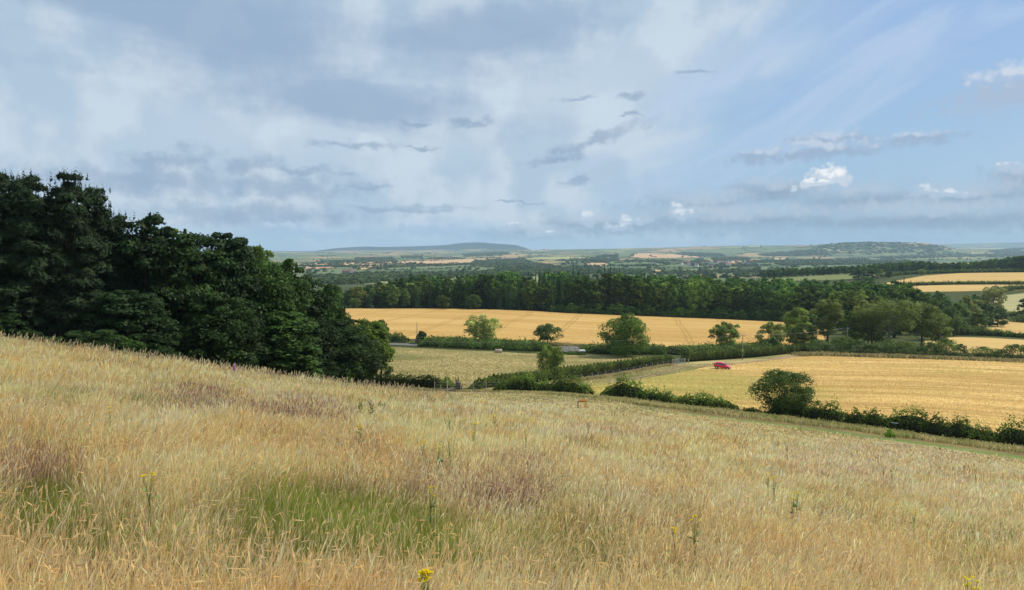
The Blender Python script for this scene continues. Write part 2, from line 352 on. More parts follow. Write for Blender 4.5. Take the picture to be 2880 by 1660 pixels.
def attr_mat(name, k=1.0, rough=0.7, transl=0.3, var=0.12, objvar=0.0, spec=0.25, patch=0.0, mul=None):
    """colour from the mesh's own tint, with natural variation and a little light through thin leaves"""
    m, nt, p, o = material(name); a = nt.nodes.new('ShaderNodeAttribute'); a.attribute_name = 'tint'; c = X(a.outputs['Color'])
    if mul: c = mixc(1.0, c, mul, 'MULTIPLY')
    if objvar:
        oi = nt.nodes.new('ShaderNodeObjectInfo'); r = X(oi.outputs['Random'])
        h = nt.nodes.new('ShaderNodeHueSaturation'); nt.links.new((r * (0.022 * objvar) + (0.5 - 0.008 * objvar)).s, h.inputs['Hue'])
        r2 = X.op('FRACT', r * 7.31); nt.links.new((r2 * 0.5 * objvar + (1 - 0.25 * objvar)).s, h.inputs['Value']); nt.links.new(c.s, h.inputs['Color']); c = X(h.outputs[0])
    if patch:
        n = noise(objco(), patch, 3, 0.55); c = mixc(1.0, c, vec3(*([sstep(0.25, 0.75, n) * 0.6 + 0.7] * 3)), 'MULTIPLY')
    setc(p, c); p.inputs['Roughness'].default_value = rough; p.inputs['Specular IOR Level'].default_value = spec
    if transl:
        t = nt.nodes.new('ShaderNodeBsdfTranslucent'); nt.links.new(c.s, t.inputs['Color']); mx = nt.nodes.new('ShaderNodeMixShader')
        mx.inputs[0].default_value = transl; nt.links.new(p.outputs[0], mx.inputs[1]); nt.links.new(t.outputs[0], mx.inputs[2]); nt.links.new(mx.outputs[0], o.inputs[0])
    return m
def field_mat(name, cols, scale=(0.02, 0.02), rz=0.0, fine=1.2, green=None, gscale=0.01, gth=(0.55, 0.7), tram=None, bmp=0.6, rows=None, spot=None):
    """crop or grass seen from afar: cols = (dark, light)"""
    m, nt, p, o = material(name)
    n1 = noise(objco(scale[0], scale[1], 0.05, rz), 1.0, 5, 0.6); n2 = noise(objco(1, 1, 1), fine, 5, 0.65)
    f = sstep(0.36, 0.64, n1 * 0.6 + n2 * 0.4); c = mixc(f, cols[0], cols[1])
    if rows:                                                  # drill rows: fine stripes along one direction
        w = noise(objco(rows[0], rows[1], 0.02, rz), 1.0, 4, 0.55); c = mixc(sstep(0.40, 0.62, w) * rows[2], c, rows[3])
    if green is not None:
        g = noise(objco(gscale, gscale * 2.2, 0.01, rz), 1.0, 3, 0.5); c = mixc(sstep(gth[0], gth[1], g) * 0.8, c, green)
    if spot:                                                  # an unripe corner of the field
        q0 = nt.nodes.new('ShaderNodeSeparateXYZ'); nt.links.new(objco().s, q0.inputs[0]); ddx, ddy = (X(q0.outputs[0]) - spot[0]) / spot[2], (X(q0.outputs[1]) - spot[1]) / spot[3]
        c = mixc(sstep(1.5, 0.3, ddx * ddx + ddy * ddy + (0.5 - noise(objco(0.03, 0.10, 0.01, rz), 1.0, 3, 0.5)) * 4.0) * 0.5, c, spot[4])
    h = n2 + f * 0.5
    if tram:                                                  # tramlines: pairs of wheel marks a boom width apart
        sp_, off, ang, tc_ = tram; q = nt.nodes.new('ShaderNodeSeparateXYZ'); nt.links.new(objco(1, 1, 1, ang).s, q.inputs[0])
        v = X(q.outputs[0]) + (noise(objco(0.02, 0.02, 0), 1.0, 2, 0.5) - 0.5) * 6.0 + off
        r = X.op('PINGPONG', v, sp_ / 2.0); r = X.op('ABSOLUTE', r - 0.9); c = mixc(sstep(0.75, 0.3, r) * 0.4, c, tc_); h = h - sstep(0.42, 0.2, r) * 0.6
    setc(p, c); bump(p, h, bmp, 0.25); p.inputs['Roughness'].default_value = 0.95; p.inputs['Specular IOR Level'].default_value = 0.05
    return m
# ---------------------------------------------------------------- the ground sheet
NU, NV = 260, 420
_u = np.linspace(-1.5, 1.5, NU); _v = np.exp(np.linspace(math.log(3.0), math.log(17400), NV)) - 7.0
GU, GV = np.meshgrid(_u, _v, indexing='ij'); GX = GU * (GV + 7.0); GY = GV
GZ = zf(GX, GY)
def ground_mat():
    m, nt, p, o = material('ground')
    g = nt.nodes.new('ShaderNodeNewGeometry'); q = nt.nodes.new('ShaderNodeSeparateXYZ'); nt.links.new(g.outputs['Position'], q.inputs[0]); yy = X(q.outputs[1])
    n1 = noise(objco(0.25, 0.25, 0.25), 1.0, 5, 0.6); n2 = noise(objco(1, 1, 1), 3.0, 5, 0.65)
    near = mixc(sstep(0.35, 0.65, n1), (0.10, 0.085, 0.035), (0.20, 0.155, 0.065)); near = mixc(sstep(0.4, 0.6, n2) * 0.5, near, (0.26, 0.19, 0.085))
    # distant countryside: a patchwork of fields edged with dark hedges and woods
    vo = nt.nodes.new('ShaderNodeTexVoronoi'); vo.feature = 'F1'; vo.voronoi_dimensions = '2D'; vc = objco(1 / 300.0, 1 / 430.0, 0, 0.3)
    wn = nt.nodes.new('ShaderNodeTexNoise'); nt.links.new(objco(0.0009, 0.0009, 0).s, wn.inputs[0]); va = nt.nodes.new('ShaderNodeVectorMath'); va.operation = 'ADD'
    nt.links.new(vc.s, va.inputs[0]); nt.links.new(wn.outputs['Color'], va.inputs[1]); nt.links.new(va.outputs[0], vo.inputs['Vector']); vo.inputs['Scale'].default_value = 1.0
    r = nt.nodes.new('ShaderNodeSeparateColor'); nt.links.new(vo.outputs['Color'], r.inputs[0]); r0, r1 = X(r.outputs[0]), X(r.outputs[1])
    ve = nt.nodes.new('ShaderNodeTexVoronoi'); ve.feature = 'DISTANCE_TO_EDGE'; ve.voronoi_dimensions = '2D'; nt.links.new(va.outputs[0], ve.inputs['Vector']); ve.inputs['Scale'].default_value = 1.0
    fld = mixc(sstep(0.30, 0.34, r0), (0.085, 0.125, 0.055), (0.14, 0.18, 0.085)); fld = mixc(sstep(0.62, 0.64, r0), fld, (0.26, 0.27, 0.12)); fld = mixc(sstep(0.72, 0.74, r0), fld, (0.42, 0.29, 0.13))
    fld = mixc(sstep(0.90, 0.91, r0), fld, (0.33, 0.21, 0.12)); fld = mixc(sstep(0.3, 0.7, noise(objco(0.02, 0.02, 0), 1.0, 3, 0.6)) * 0.25, fld, (0.1, 0.12, 0.05))
    wood = sstep(0.62, 0.64, noise(objco(0.0016, 0.0011, 0), 1.0, 4, 0.55)); edge = sstep(0.035, 0.022, X(ve.outputs['Distance']))
    fld = mixc(xmax(wood, edge) * 0.95, fld, (0.040, 0.068, 0.032))
    mid = mixc(sstep(0.35, 0.65, n1), (0.045, 0.060, 0.020), (0.075, 0.085, 0.03))
    c = mixc(sstep(118, 150, yy), near, mid); c = mixc(sstep(900, 1150, yy), c, fld)
    hillw = sstep(10300, 11200, yy) * sstep(14600, 13800, yy); c = mixc(hillw * 0.97, c, mixc(sstep(0.45, 0.6, noise(objco(0.0012, 0.0012, 0.004), 1.0, 4, 0.6)), (0.016, 0.026, 0.030), (0.028, 0.040, 0.040)))
    setc(p, c); bump(p, n2, 0.5, 0.05); p.inputs['Roughness'].default_value = 0.95; p.inputs['Specular IOR Level'].default_value = 0.05
    return m
def grid_quads(nu, nv):
    i, j = np.meshgrid(np.arange(nu - 1), np.arange(nv - 1), indexing='ij'); a = (i * nv + j).ravel(); return a
_a = grid_quads(NU, NV)
TRI = np.concatenate([np.stack([_a, _a + NV, _a + NV + 1], 1), np.stack([_a, _a + NV + 1, _a + 1], 1)])
_me = mesh_np('ground', np.stack([GX.ravel(), GY.ravel(), GZ.ravel()], 1), TRI, [ground_mat()], smooth=True)
tag(link('ground', _me), kind='structure')
def drape(name, poly, m, off=0.03, kind='structure'):
    """a sheet lying on the ground's own triangles, cut to a polygon of world points"""
    P = [(p[0], p[1]) for p in poly]; px_ = np.array([p[0] for p in P]); py_ = np.array([p[1] for p in P])
    u = px_ / (py_ + 7.0); j0 = max(0, np.searchsorted(_v, py_.min()) - 2); j1 = min(NV - 1, np.searchsorted(_v, py_.max()) + 1)
    i0 = max(0, np.searchsorted(_u, u.min()) - 3); i1 = min(NU - 1, np.searchsorted(_u, u.max()) + 2)
    def inside(x, y):
        c = np.zeros(np.shape(x), bool); n = len(P)
        for k in range(n):
            x1, y1 = P[k]; x2, y2 = P[(k + 1) % n]
            if y1 == y2: continue
            c ^= ((y1 > y) != (y2 > y)) & (x < (x2 - x1) * (y - y1) / (y2 - y1) + x1)
        return c
    IN = inside(GX[i0:i1 + 1, j0:j1 + 1], GY[i0:i1 + 1, j0:j1 + 1])
    V = []; Fc = []; key = {}
    def vid(i, j):
        k = (i, j)
        if k not in key: key[k] = len(V); V.append((GX[i, j], GY[i, j], GZ[i, j] + off))
        return key[k]
    xmn = min(px_); 
    for i in range(i0, i1):
        for j in range(j0, j1):
            q = IN[i - i0:i - i0 + 2, j - j0:j - j0 + 2]
            if q.all(): Fc.append((vid(i, j), vid(i + 1, j), vid(i + 1, j + 1))); Fc.append((vid(i, j), vid(i + 1, j + 1), vid(i, j + 1))); continue
            xs = (GX[i, j], GX[i + 1, j], GX[i + 1, j + 1], GX[i, j + 1]); ys = (GY[i, j], GY[i, j + 1])
            if max(xs) < px_.min() or min(xs) > px_.max(): continue
            for tri in (((i, j), (i + 1, j), (i + 1, j + 1)), ((i, j), (i + 1, j + 1), (i, j + 1))):
                T3 = [(GX[k], GY[k], GZ[k]) for k in tri]; S = P
                for e in range(3):
                    ax_, ay_ = T3[e][:2]; bx_, by_ = T3[(e + 1) % 3][:2]; o_ = []
                    sd = [(bx_ - ax_) * (s[1] - ay_) - (by_ - ay_) * (s[0] - ax_) for s in S]
                    for k in range(len(S)):
                        s, t_, a, b = S[k], S[(k + 1) % len(S)], sd[k], sd[(k + 1) % len(S)]
                        if a >= 0: o_.append(s)
                        if (a >= 0) != (b >= 0): w = a / (a - b); o_.append((s[0] + (t_[0] - s[0]) * w, s[1] + (t_[1] - s[1]) * w))
                    S = o_
                    if len(S) < 3: break
                if len(S) < 3: continue
                (x0, y0, z0), (x1, y1, z1), (x2, y2, z2) = T3; D = (x1 - x0) * (y2 - y0) - (x2 - x0) * (y1 - y0)
                if abs(D) < 1e-9: continue
                base = len(V)
                for s in S:
                    b1 = ((s[0] - x0) * (y2 - y0) - (x2 - x0) * (s[1] - y0)) / D; b2 = ((x1 - x0) * (s[1] - y0) - (s[0] - x0) * (y1 - y0)) / D
                    V.append((s[0], s[1], z0 + b1 * (z1 - z0) + b2 * (z2 - z0) + off))
                Fc.append(tuple(range(base, base + len(S))))
    me = bpy.data.meshes.new(name); me.from_pydata(V, [], Fc); me.materials.append(m); me.polygons.foreach_set('use_smooth', [True] * len(Fc)); me.update()
    o = link(name, me); tag(o, kind=kind); return o
def PD(*l): return [at(px, d)[:2] for px, d in l]
def PH(lo, hi, *l): return [hit(px, py, lo, hi)[:2] for px, py in l]
def ribbon(pts, w):
    """outline of a strip of width w along world points"""
    L, Rr = [], []
    if hasattr(w, '__len__'): w = list(np.interp(np.linspace(0, 1, len(pts)), np.linspace(0, 1, len(w)), w))
    for i, p in enumerate(pts):
        a = pts[max(i - 1, 0)]; b = pts[min(i + 1, len(pts) - 1)]; dx, dy = b[0] - a[0], b[1] - a[1]; n = math.hypot(dx, dy) or 1
        ww = w[i] if hasattr(w, '__len__') else w; L.append((p[0] - dy / n * ww / 2, p[1] + dx / n * ww / 2)); Rr.append((p[0] + dy / n * ww / 2, p[1] - dx / n * ww / 2))
    return L + Rr[::-1]
def dense(pts, n=6):
    """Catmull-Rom through points"""
    P = [pts[0]] + list(pts) + [pts[-1]]; o = []
    for i in range(1, len(P) - 2):
        p0, p1, p2, p3 = (np.array(P[k][:2], float) for k in (i - 1, i, i + 1, i + 2))
        for k in range(n):
            t = k / n; o.append(tuple(0.5 * ((2 * p1) + (-p0 + p2) * t + (2 * p0 - 5 * p1 + 4 * p2 - p3) * t * t + (-p0 + 3 * p1 - 3 * p2 + p3) * t ** 3)))
    o.append(tuple(pts[-1][:2])); return o
# ---------------------------------------------------------------- fields, tracks
gold = field_mat('wheat', ((0.40, 0.245, 0.075), (0.58, 0.395, 0.150)), (0.012, 0.09), 0.5, 0.9, tram=(24.0, 3.0, 0.16, (0.33, 0.20, 0.065)), rows=(0.03, 0.55, 0.5, (0.44, 0.26, 0.075)))
gold_r = field_mat('ripe_barley', ((0.52, 0.35, 0.115), (0.72, 0.52, 0.21)), (0.02, 0.12), 0.25, 0.9, green=(0.17, 0.20, 0.05), gscale=0.012, gth=(0.60, 0.72), rows=(0.022, 0.42, 0.75, (0.33, 0.21, 0.065)), spot=(36.0, 142.0, 20.0, 26.0, (0.27, 0.29, 0.07)))
past = field_mat('pasture_grass', ((0.24, 0.215, 0.08), (0.44, 0.36, 0.165)), (0.05, 0.09), 0.1, 1.1, green=(0.13, 0.15, 0.045), gscale=0.02, gth=(0.48, 0.68))
gold_b = field_mat('stubble_gold', ((0.45, 0.30, 0.105), (0.57, 0.40, 0.16)), (0.01, 0.08), 0.1, 0.6)
pale = field_mat('pale_grass', ((0.30, 0.28, 0.13), (0.40, 0.37, 0.19)), (0.01, 0.05), 0.1, 0.5)
green_f = field_mat('green_pasture', ((0.13, 0.16, 0.055), (0.21, 0.23, 0.09)), (0.01, 0.04), 0.1, 0.5)
drape('wheat_field', PD((860, 238), (1000, 240), (1180, 243), (1500, 244), (1640, 246), (1760, 246), (1900, 244), (2040, 255), (2230, 262), (2330, 290), (2330, 360), (2200, 398), (2000, 402), (1860, 401), (1700, 401), (1640, 399), (1600, 398), (1500, 402), (1300, 406), (1240, 408), (1100, 404), (960, 398), (820, 380)), gold, 0.10)
drape('barley_field', PD((1560, 108), (1700, 104), (1900, 99), (2080, 96), (2300, 91), (2500, 87), (2700, 82), (2880, 78), (3300, 72), (3500, 200), (3200, 208), (2880, 206), (2700, 207), (2500, 210), (2400, 212), (2300, 216), (2240, 213), (2150, 197), (2060, 187), (1990, 176), (1900, 160), (1800, 150), (1700, 138), (1600, 128), (1540, 120)), gold_r, 0.05)
drape('pasture', PD((780, 126), (1000, 118), (1080, 115), (1290, 113), (1340, 116), (1500, 134), (1620, 154), (1750, 170), (1880, 186), (1900, 200), (1850, 212), (1760, 216), (1640, 217), (1500, 217), (1400, 219), (1180, 220), (1000, 222), (800, 222)), past, 0.05)
edge_g = field_mat('rough_grass', ((0.10, 0.105, 0.03), (0.21, 0.18, 0.075)), (0.05, 0.2), 0.1, 1.2)
dirt = field_mat('dirt', ((0.24, 0.16, 0.10), (0.40, 0.29, 0.19)), (0.2, 0.3), 0.0, 1.5)
mown = field_mat('mown_grass', ((0.10, 0.16, 0.038), (0.20, 0.23, 0.075)), (0.05, 0.9), 0.27, 1.5)
drape('verge', PD((1330, 114), (1420, 112), (1560, 110), (1560, 118), (1700, 137), (1900, 160), (1990, 177), (2060, 188), (2150, 198), (2240, 214), (2310, 222), (2300, 232), (2200, 222), (2080, 203), (1935, 190), (1890, 182), (1780, 167), (1700, 158), (1620, 148), (1500, 131), (1400, 119)), past, 0.035)
drape('track', ribbon(dense([at(1885, 186), at(1910, 178), at(1950, 176), at(2010, 178), at(2100, 190), at(2200, 208), at(2270, 222), at(2330, 232), at(2420, 236)]), 2.4), dirt, 0.09)
for k, dd in enumerate((-0.9, 0.9)):
    drape('wheel_track', ribbon(dense([(p[0], p[1] + dd * 1.6) for p in (at(1560, 117), at(1650, 128), at(1720, 138), at(1800, 151), at(1860, 162), at(1910, 174))]), 0.7), dirt, 0.085)
drape('path', ribbon(dense([at(1500, 84), at(1700, 83), at(1820, 81), at(1940, 77), at(2100, 74.5), at(2250, 72), at(2400, 69.5), at(2550, 67), at(2700, 64.5), at(2880, 61.5), at(3200, 57)]), [1.5, 2.4, 4.0, 5.2, 5.6, 5.6, 5.6, 5.6, 5.6, 5.6]), mown, 0.05)
drape('bare_ground', ribbon(dense([at(1225, 104), at(1260, 103), at(1300, 102), at(1345, 103), at(1390, 104)]), [1.5, 3, 3.5, 2.5, 1]), dirt, 0.05)
drape('lane', ribbon(dense([at(1000, 229), at(1120, 229), at(1160, 228.5), at(1200, 230)]), 4.0), plain('lane_tarmac', (0.17, 0.165, 0.155), 0.9), 0.12)
# fields beyond the trees on the right
drape('lower_gold_field', PD((2610, 243), (2700, 238), (2880, 236), (3200, 232), (3200, 300), (2880, 308), (2780, 312), (2700, 310), (2640, 300), (2600, 285), (2600, 262)), gold_b, 0.1)
drape('upper_gold_field', PD((2690, 352), (2760, 350), (2880, 345), (3200, 340), (3200, 410), (2880, 430), (2800, 440), (2700, 420), (2640, 400), (2640, 370)), gold_b, 0.1)
drape('far_gold_field', PD((2560, 640), (2700, 640), (2880, 650), (3300, 650), (3300, 702), (2880, 702), (2700, 702), (2540, 700)), gold_b, 0.2)
drape('far_gold_field', PD((2480, 745), (2540, 712), (2700, 708), (2880, 708), (3300, 708), (3300, 900), (2880, 905), (2700, 900), (2600, 860), (2540, 800)), gold_b, 0.2)
drape('pale_field', PD((2790, 520), (2830, 500), (3200, 500), (3200, 650), (2880, 625), (2800, 600)), pale, 0.2)
drape('green_field', PD((2150, 900), (2300, 860), (2400, 850), (2470, 900), (2430, 990), (2300, 1000), (2170, 990)), green_f, 0.2)
# the distant patchwork
tan_f = field_mat('far_tan', ((0.46, 0.31, 0.17), (0.56, 0.38, 0.21)), (0.003, 0.01), 0.2, 0.05, bmp=0.0)
brn_f = field_mat('far_brown', ((0.38, 0.24, 0.14), (0.48, 0.31, 0.18)), (0.003, 0.01), 0.2, 0.05, bmp=0.0)
grn_f = field_mat('far_green', ((0.11, 0.155, 0.065), (0.16, 0.20, 0.09)), (0.003, 0.01), 0.2, 0.05, bmp=0.0)
yel_f = field_mat('far_yellow', ((0.28, 0.29, 0.11), (0.36, 0.35, 0.15)), (0.003, 0.01), 0.2, 0.05, bmp=0.0)
FARF = [
 (tan_f, 2200, 6000, [(860, 741), (1000, 739), (1200, 734), (1330, 729), (1340, 732), (1325, 741), (1200, 743), (1050, 745), (870, 748)]),
 (brn_f, 2200, 6000, [(855, 750), (930, 750), (945, 755), (900, 758), (855, 758)]),
 (tan_f, 2200, 6000, [(1010, 748), (1200, 745), (1250, 747), (1240, 751), (1060, 753), (1005, 752)]),
 (grn_f, 2200, 6000, [(1080, 755), (1330, 746), (1335, 752), (1200, 758), (1090, 760)]),
 (tan_f, 2200, 6000, [(1010, 754), (1070, 756), (1060, 761), (1010, 760)]),
 (yel_f, 1500, 3000, [(975, 783), (1030, 782), (1025, 785), (975, 785)]),
 (yel_f, 2400, 7000, [(1455, 728), (1520, 724), (1600, 722), (1670, 724), (1670, 727), (1600, 731), (1480, 731)]),
 (tan_f, 2400, 7500, [(1770, 724), (1800, 717), (1880, 714), (1960, 720), (1975, 727), (1900, 727), (1800, 727)]),
 (tan_f, 2400, 7500, [(1790, 713), (1880, 713), (1870, 716), (1800, 716)]),
 (grn_f, 2400, 7500, [(1735, 714), (1785, 713), (1780, 722), (1735, 724)]),
 (grn_f, 2000, 6000, [(1700, 737), (1800, 730), (1900, 731), (1960, 740), (1850, 748), (1720, 746)]),
 (tan_f, 2000, 6000, [(1820, 731), (1900, 731), (1945, 738), (1945, 744), (1860, 743)]),
 (tan_f, 1500, 4500, [(1645, 741), (1700, 740), (1725, 746), (1690, 752), (1650, 747)]),
 (tan_f, 1500, 4500, [(1490, 755), (1540, 751), (1595, 750), (1595, 756), (1530, 760)]),
 (grn_f, 1500, 4000, [(1915, 758), (2000, 753), (2130, 750), (2130, 760), (2000, 763), (1915, 763)]),
 (tan_f, 1200, 3000, [(1830, 760), (1865, 760), (1862, 772), (1832, 772)]),
 (tan_f, 2500, 7000, [(2010, 736), (2090, 735), (2090, 741), (2015, 742)]),
 (grn_f, 4000, 9000, [(1900, 704), (2080, 700), (2120, 708), (2060, 716), (1950, 714)]),
 (grn_f, 5000, 9000, [(2090, 696), (2230, 694), (2300, 702), (2380, 714), (2300, 712), (2100, 706)]),
 (yel_f, 6000, 9500, [(2088, 697), (2140, 696), (2140, 699), (2088, 700)]),
 (tan_f, 2500, 7500, [(2345, 730), (2400, 728), (2395, 733), (2345, 735)]),
 (tan_f, 2500, 7500, [(2175, 726), (2215, 726), (2210, 731), (2175, 731)]),
 (tan_f, 3000, 8000, [(2290, 724), (2305, 724), (2303, 728), (2288, 728)]),
 (yel_f, 4000, 14000, [(2690, 697), (2780, 695), (2840, 696), (2840, 699), (2700, 702)]),
 (grn_f, 3000, 7000, [(2610, 710), (2670, 710), (2665, 715), (2610, 715)]),
 (yel_f, 3000, 7000, [(2730, 709), (2775, 709), (2770, 714), (2730, 714)]),
 (grn_f, 1300, 3000, [(2080, 752), (2135, 750), (2135, 760), (2080, 762)]),
 (grn_f, 5000, 9500, [(1560, 707), (1660, 706), (1720, 710), (1620, 712)]),
 (grn_f, 3000, 7000, [(900, 729), (1000, 726), (1000, 731), (910, 733)]),
 (grn_f, 4000, 9000, [(1100, 722), (1150, 720), (1150, 726), (1105, 727)]),
]
for m_, lo, hi_, pts in FARF:
    w = PH(lo, hi_, *pts)
    drape('field', w, m_, 1.0)
# ---------------------------------------------------------------- vegetation builders
def leaf_quads(c, nrm, size, aspect, rng):
    r = rng.normal(size=c.shape); t = np.cross(nrm, r); t /= np.linalg.norm(t, axis=1, keepdims=True) + 1e-9; b = np.cross(nrm, t)
    s = size[:, None]; a = t * s; d = b * s * aspect
    return np.stack([c - a, c - d * 0.9 + a * 0.1, c + a, c + d * 0.9 + a * 0.1], 1).reshape(-1, 3)
def unit(v): return v / (np.linalg.norm(v, axis=-1, keepdims=True) + 1e-9)
def profile(kind, k, R):
    if kind == 'cone': return R * (1 - k) ** 0.9 * (0.92 + 0.1 * np.sin(k * 40)) + 0.12 * R * (k < 0.97)
    if kind == 'pine': return R * np.interp(k, [0, 0.12, 0.35, 0.6, 0.85, 1], [0.35, 0.75, 1.0, 0.9, 0.62, 0.22])
    if kind == 'dome': return R * np.interp(k, [0, 0.15, 0.35, 0.6, 0.8, 0.93, 1], [0.62, 0.92, 1.0, 0.93, 0.68, 0.4, 0.12])
    if kind == 'umbrella': return R * np.interp(k, [0, 0.2, 0.5, 0.75, 0.92, 1], [0.55, 0.9, 1.0, 0.85, 0.55, 0.15])
    if kind == 'column': return R * np.interp(k, [0, 0.15, 0.5, 0.8, 1], [0.55, 0.85, 1.0, 0.85, 0.25])
    if kind == 'wedge': return R * np.interp(k, [0, 0.3, 0.6, 0.85, 1], [0.45, 0.8, 1.0, 0.9, 0.35])
    return R * np.sqrt(np.clip(1 - (2 * k - 1) ** 2, 0, 1)) ** 0.8 + 0.05 * R
def crown(seed, H, R, base, kind='dome', nclump=60, per=120, leaf=0.16, asp=0.6, cr=0.30, squash=0.8, col=(0.045, 0.085, 0.022), alt=None, altp=0.0, up=0.25, jit=0.55, fill=0.15, shell=0.6):
    """leaf clusters spread through a crown; returns vertices, quads, colours, cluster centres"""
    rng = np.random.default_rng(seed); n = nclump
    k = (np.arange(n * 3) + rng.random(n * 3)) / (n * 3); rng.shuffle(k); w = profile(kind, k, 1.0); k = k[rng.random(n * 3) < (w * 0.9 + 0.1)][:n]; n = len(k)
    k = k * (0.97 if kind == 'pine' else 0.91)
    ang = rng.random(n) * 6.283; r = profile(kind, k, R) * (1 + 0.16 * np.sin(ang * 3 + seed) * np.sin(k * 5 + seed))
    rc = R * cr * rng.uniform(0.65, 1.35, n) * np.clip(np.sqrt(np.maximum(r, 0.05 * R) / R), 0.6, 1)
    rad = np.where(rng.random(n) < fill, rng.random(n) ** 0.5 * 0.6, rng.uniform(shell, 1.02, n)); rr = np.maximum(r - rc * 0.55, 0) * rad
    C = np.stack([rr * np.cos(ang), rr * np.sin(ang), base + k * (H - base) - rc * squash * 0.3 * (k > 0.6)], 1)
    C[:, 2] = np.maximum(C[:, 2], base + rc * squash * 0.35)
    cap = np.array([(0.12 * R * math.cos(q_ * 2.1), 0.12 * R * math.sin(q_ * 2.1), base + (H - base) * q_ * 1.0) for q_ in ((0.68, 0.76, 0.83, 0.88) if kind != 'round' else (0.8, 0.88))]); C = np.concatenate([C, cap]); rc = np.concatenate([rc, R * cr * np.array([1.0, 0.85, 0.65, 0.45][:len(cap)])]); n = len(C)
    ci = np.repeat(np.arange(n), per); m = len(ci); d = unit(rng.normal(size=(m, 3))); d[:, 2] = np.where(d[:, 2] < -0.35, -d[:, 2], d[:, 2])
    q = rng.uniform(0.72, 1.08, m) * (1 + 0.2 * np.sin(d[:, 0] * 5 + ci) * np.sin(d[:, 1] * 5 + ci * 2))
    P = C[ci] + d * (rc[ci] * q)[:, None] * np.array([1, 1, squash])
    nrm = unit(d + rng.normal(size=(m, 3)) * jit + np.array([0, 0, up])); sz = leaf * rng.uniform(0.6, 1.35, m)
    V = leaf_quads(P, nrm, sz, asp, rng)
    cc = np.array(col)[None, :] * rng.uniform(0.78, 1.25, n)[:, None]
    if alt is not None: a_ = rng.random(n) < altp; cc[a_] = np.array(alt)[None, :] * rng.uniform(0.8, 1.2, a_.sum())[:, None]
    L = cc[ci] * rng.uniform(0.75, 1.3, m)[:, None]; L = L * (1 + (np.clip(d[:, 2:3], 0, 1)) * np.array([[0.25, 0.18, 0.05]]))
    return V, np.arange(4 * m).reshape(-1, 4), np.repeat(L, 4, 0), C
def conifer(seed, H, R, base=0.06, tiers=20, per=46, leaf=0.55, col=(0.022, 0.048, 0.022), droop=0.25):
    """spruce or fir: tiers of drooping boughs round a straight stem"""
    rng = np.random.default_rng(seed); Ps, Ns, Ss = [], [], []
    for i in range(tiers):
        k = (i + rng.uniform(-0.2, 0.2)) / tiers; z0 = H * (base + (0.98 - base) * max(k, 0)); r = R * (1 - k) ** 0.85 * rng.uniform(0.8, 1.15) + 0.08
        nb = max(4, int(7 * (1 - k) + 4)); a0 = rng.random() * 6.28
        for b in range(nb):
            a = a0 + b * 6.283 / nb + rng.uniform(-0.3, 0.3); rl = r * rng.uniform(0.7, 1.15); nn = max(3, int(per / 6 * (0.4 + (1 - k))))
            s = rng.uniform(0.15, 1.0, nn) ** 0.8; sp_ = rng.normal(size=nn) * 0.16 * rl
            P = np.stack([np.cos(a) * rl * s - np.sin(a) * sp_ * s, np.sin(a) * rl * s + np.cos(a) * sp_ * s, z0 - droop * rl * s ** 1.5 + rng.normal(size=nn) * 0.12], 1)
            Ps.append(P); Ns.append(unit(np.stack([np.cos(a) * 0.6 + 0 * s, np.sin(a) * 0.6 + 0 * s, 0.8 + 0 * s], 1) + rng.normal(size=(nn, 3)) * 0.4)); Ss.append(leaf * (0.5 + 0.6 * (1 - k)) * rng.uniform(0.6, 1.3, nn))
    P = np.concatenate(Ps); N_ = np.concatenate(Ns); S_ = np.concatenate(Ss); P[:, 2] = np.clip(P[:, 2], 0.3, H)
    for j in range(3): P = np.append(P, [[0, 0, H * (0.98 + 0.01 * j)]], 0); N_ = np.append(N_, [[1.0, 0.3 * j, 0.0]], 0); S_ = np.append(S_, [leaf * 0.5])
    V = leaf_quads(P, unit(N_), S_, 0.55, rng); m = len(P); L = np.array(col)[None, :] * rng.uniform(0.7, 1.35, m)[:, None]
    return V, np.arange(4 * m).reshape(-1, 4), np.repeat(L, 4, 0), P[::40]
def trunk_mb(seed, H, r0, centres, nl=7, lean=0.03, top=0.8):
    rng = np.random.default_rng(seed + 5); mb = MB(); pts = []; x = y = 0.0
    for i in range(7):
        k = i / 6; pts.append((x, y, k * H * top)); x += rng.normal() * lean * H / 6; y += rng.normal() * lean * H / 6
    mb.tube(pts, [r0 * (1.35 if i == 0 else 1) * (1 - 0.8 * i / 6) for i in range(7)], 7)
    if len(centres):
        idx = rng.permutation(len(centres))[:nl]
        for c in centres[idx]:
            k = np.clip((c[2] / (H * top)) * rng.uniform(0.45, 0.8), 0.15, 0.9); j = int(k * 6); p = np.array(pts[j]) + (np.array(pts[min(j + 1, 6)]) - np.array(pts[j])) * (k * 6 - j)
            mid = (p + c) / 2 + np.array([0, 0, -0.05 * np.linalg.norm(c - p)]); rb = r0 * (1 - 0.8 * k) * 0.5
            mb.tube([p, mid, c], [rb, rb * 0.65, rb * 0.25], 5, cap=False)
    return mb
M_BARK = plain('bark', (0.085, 0.068, 0.05), 0.95, var=0.35, sc_=6.0, spec=0.05)
M_BARKP = plain('pale_bark', (0.24, 0.22, 0.18), 0.9, var=0.2, sc_=3.0, spec=0.05)
M_WOOD = attr_mat('wood_leaves', mul=(0.76, 0.86, 0.74), rough=0.6, transl=0.26, patch=0.35, spec=0.15)
M_LEAF = attr_mat('leaves', rough=0.6, transl=0.36, mul=(1.5, 1.5, 0.92), objvar=0.0, patch=0.35, spec=0.2)
M_NEEDLE = attr_mat('needles', mul=(0.82, 0.78, 0.72), rough=0.7, transl=0.08, objvar=0.0, patch=0.3, spec=0.12)
M_FAR = attr_mat('far_foliage', mul=(1.12, 1.12, 0.72), rough=0.85, transl=0.24, objvar=1.9, spec=0.08, patch=0.03)
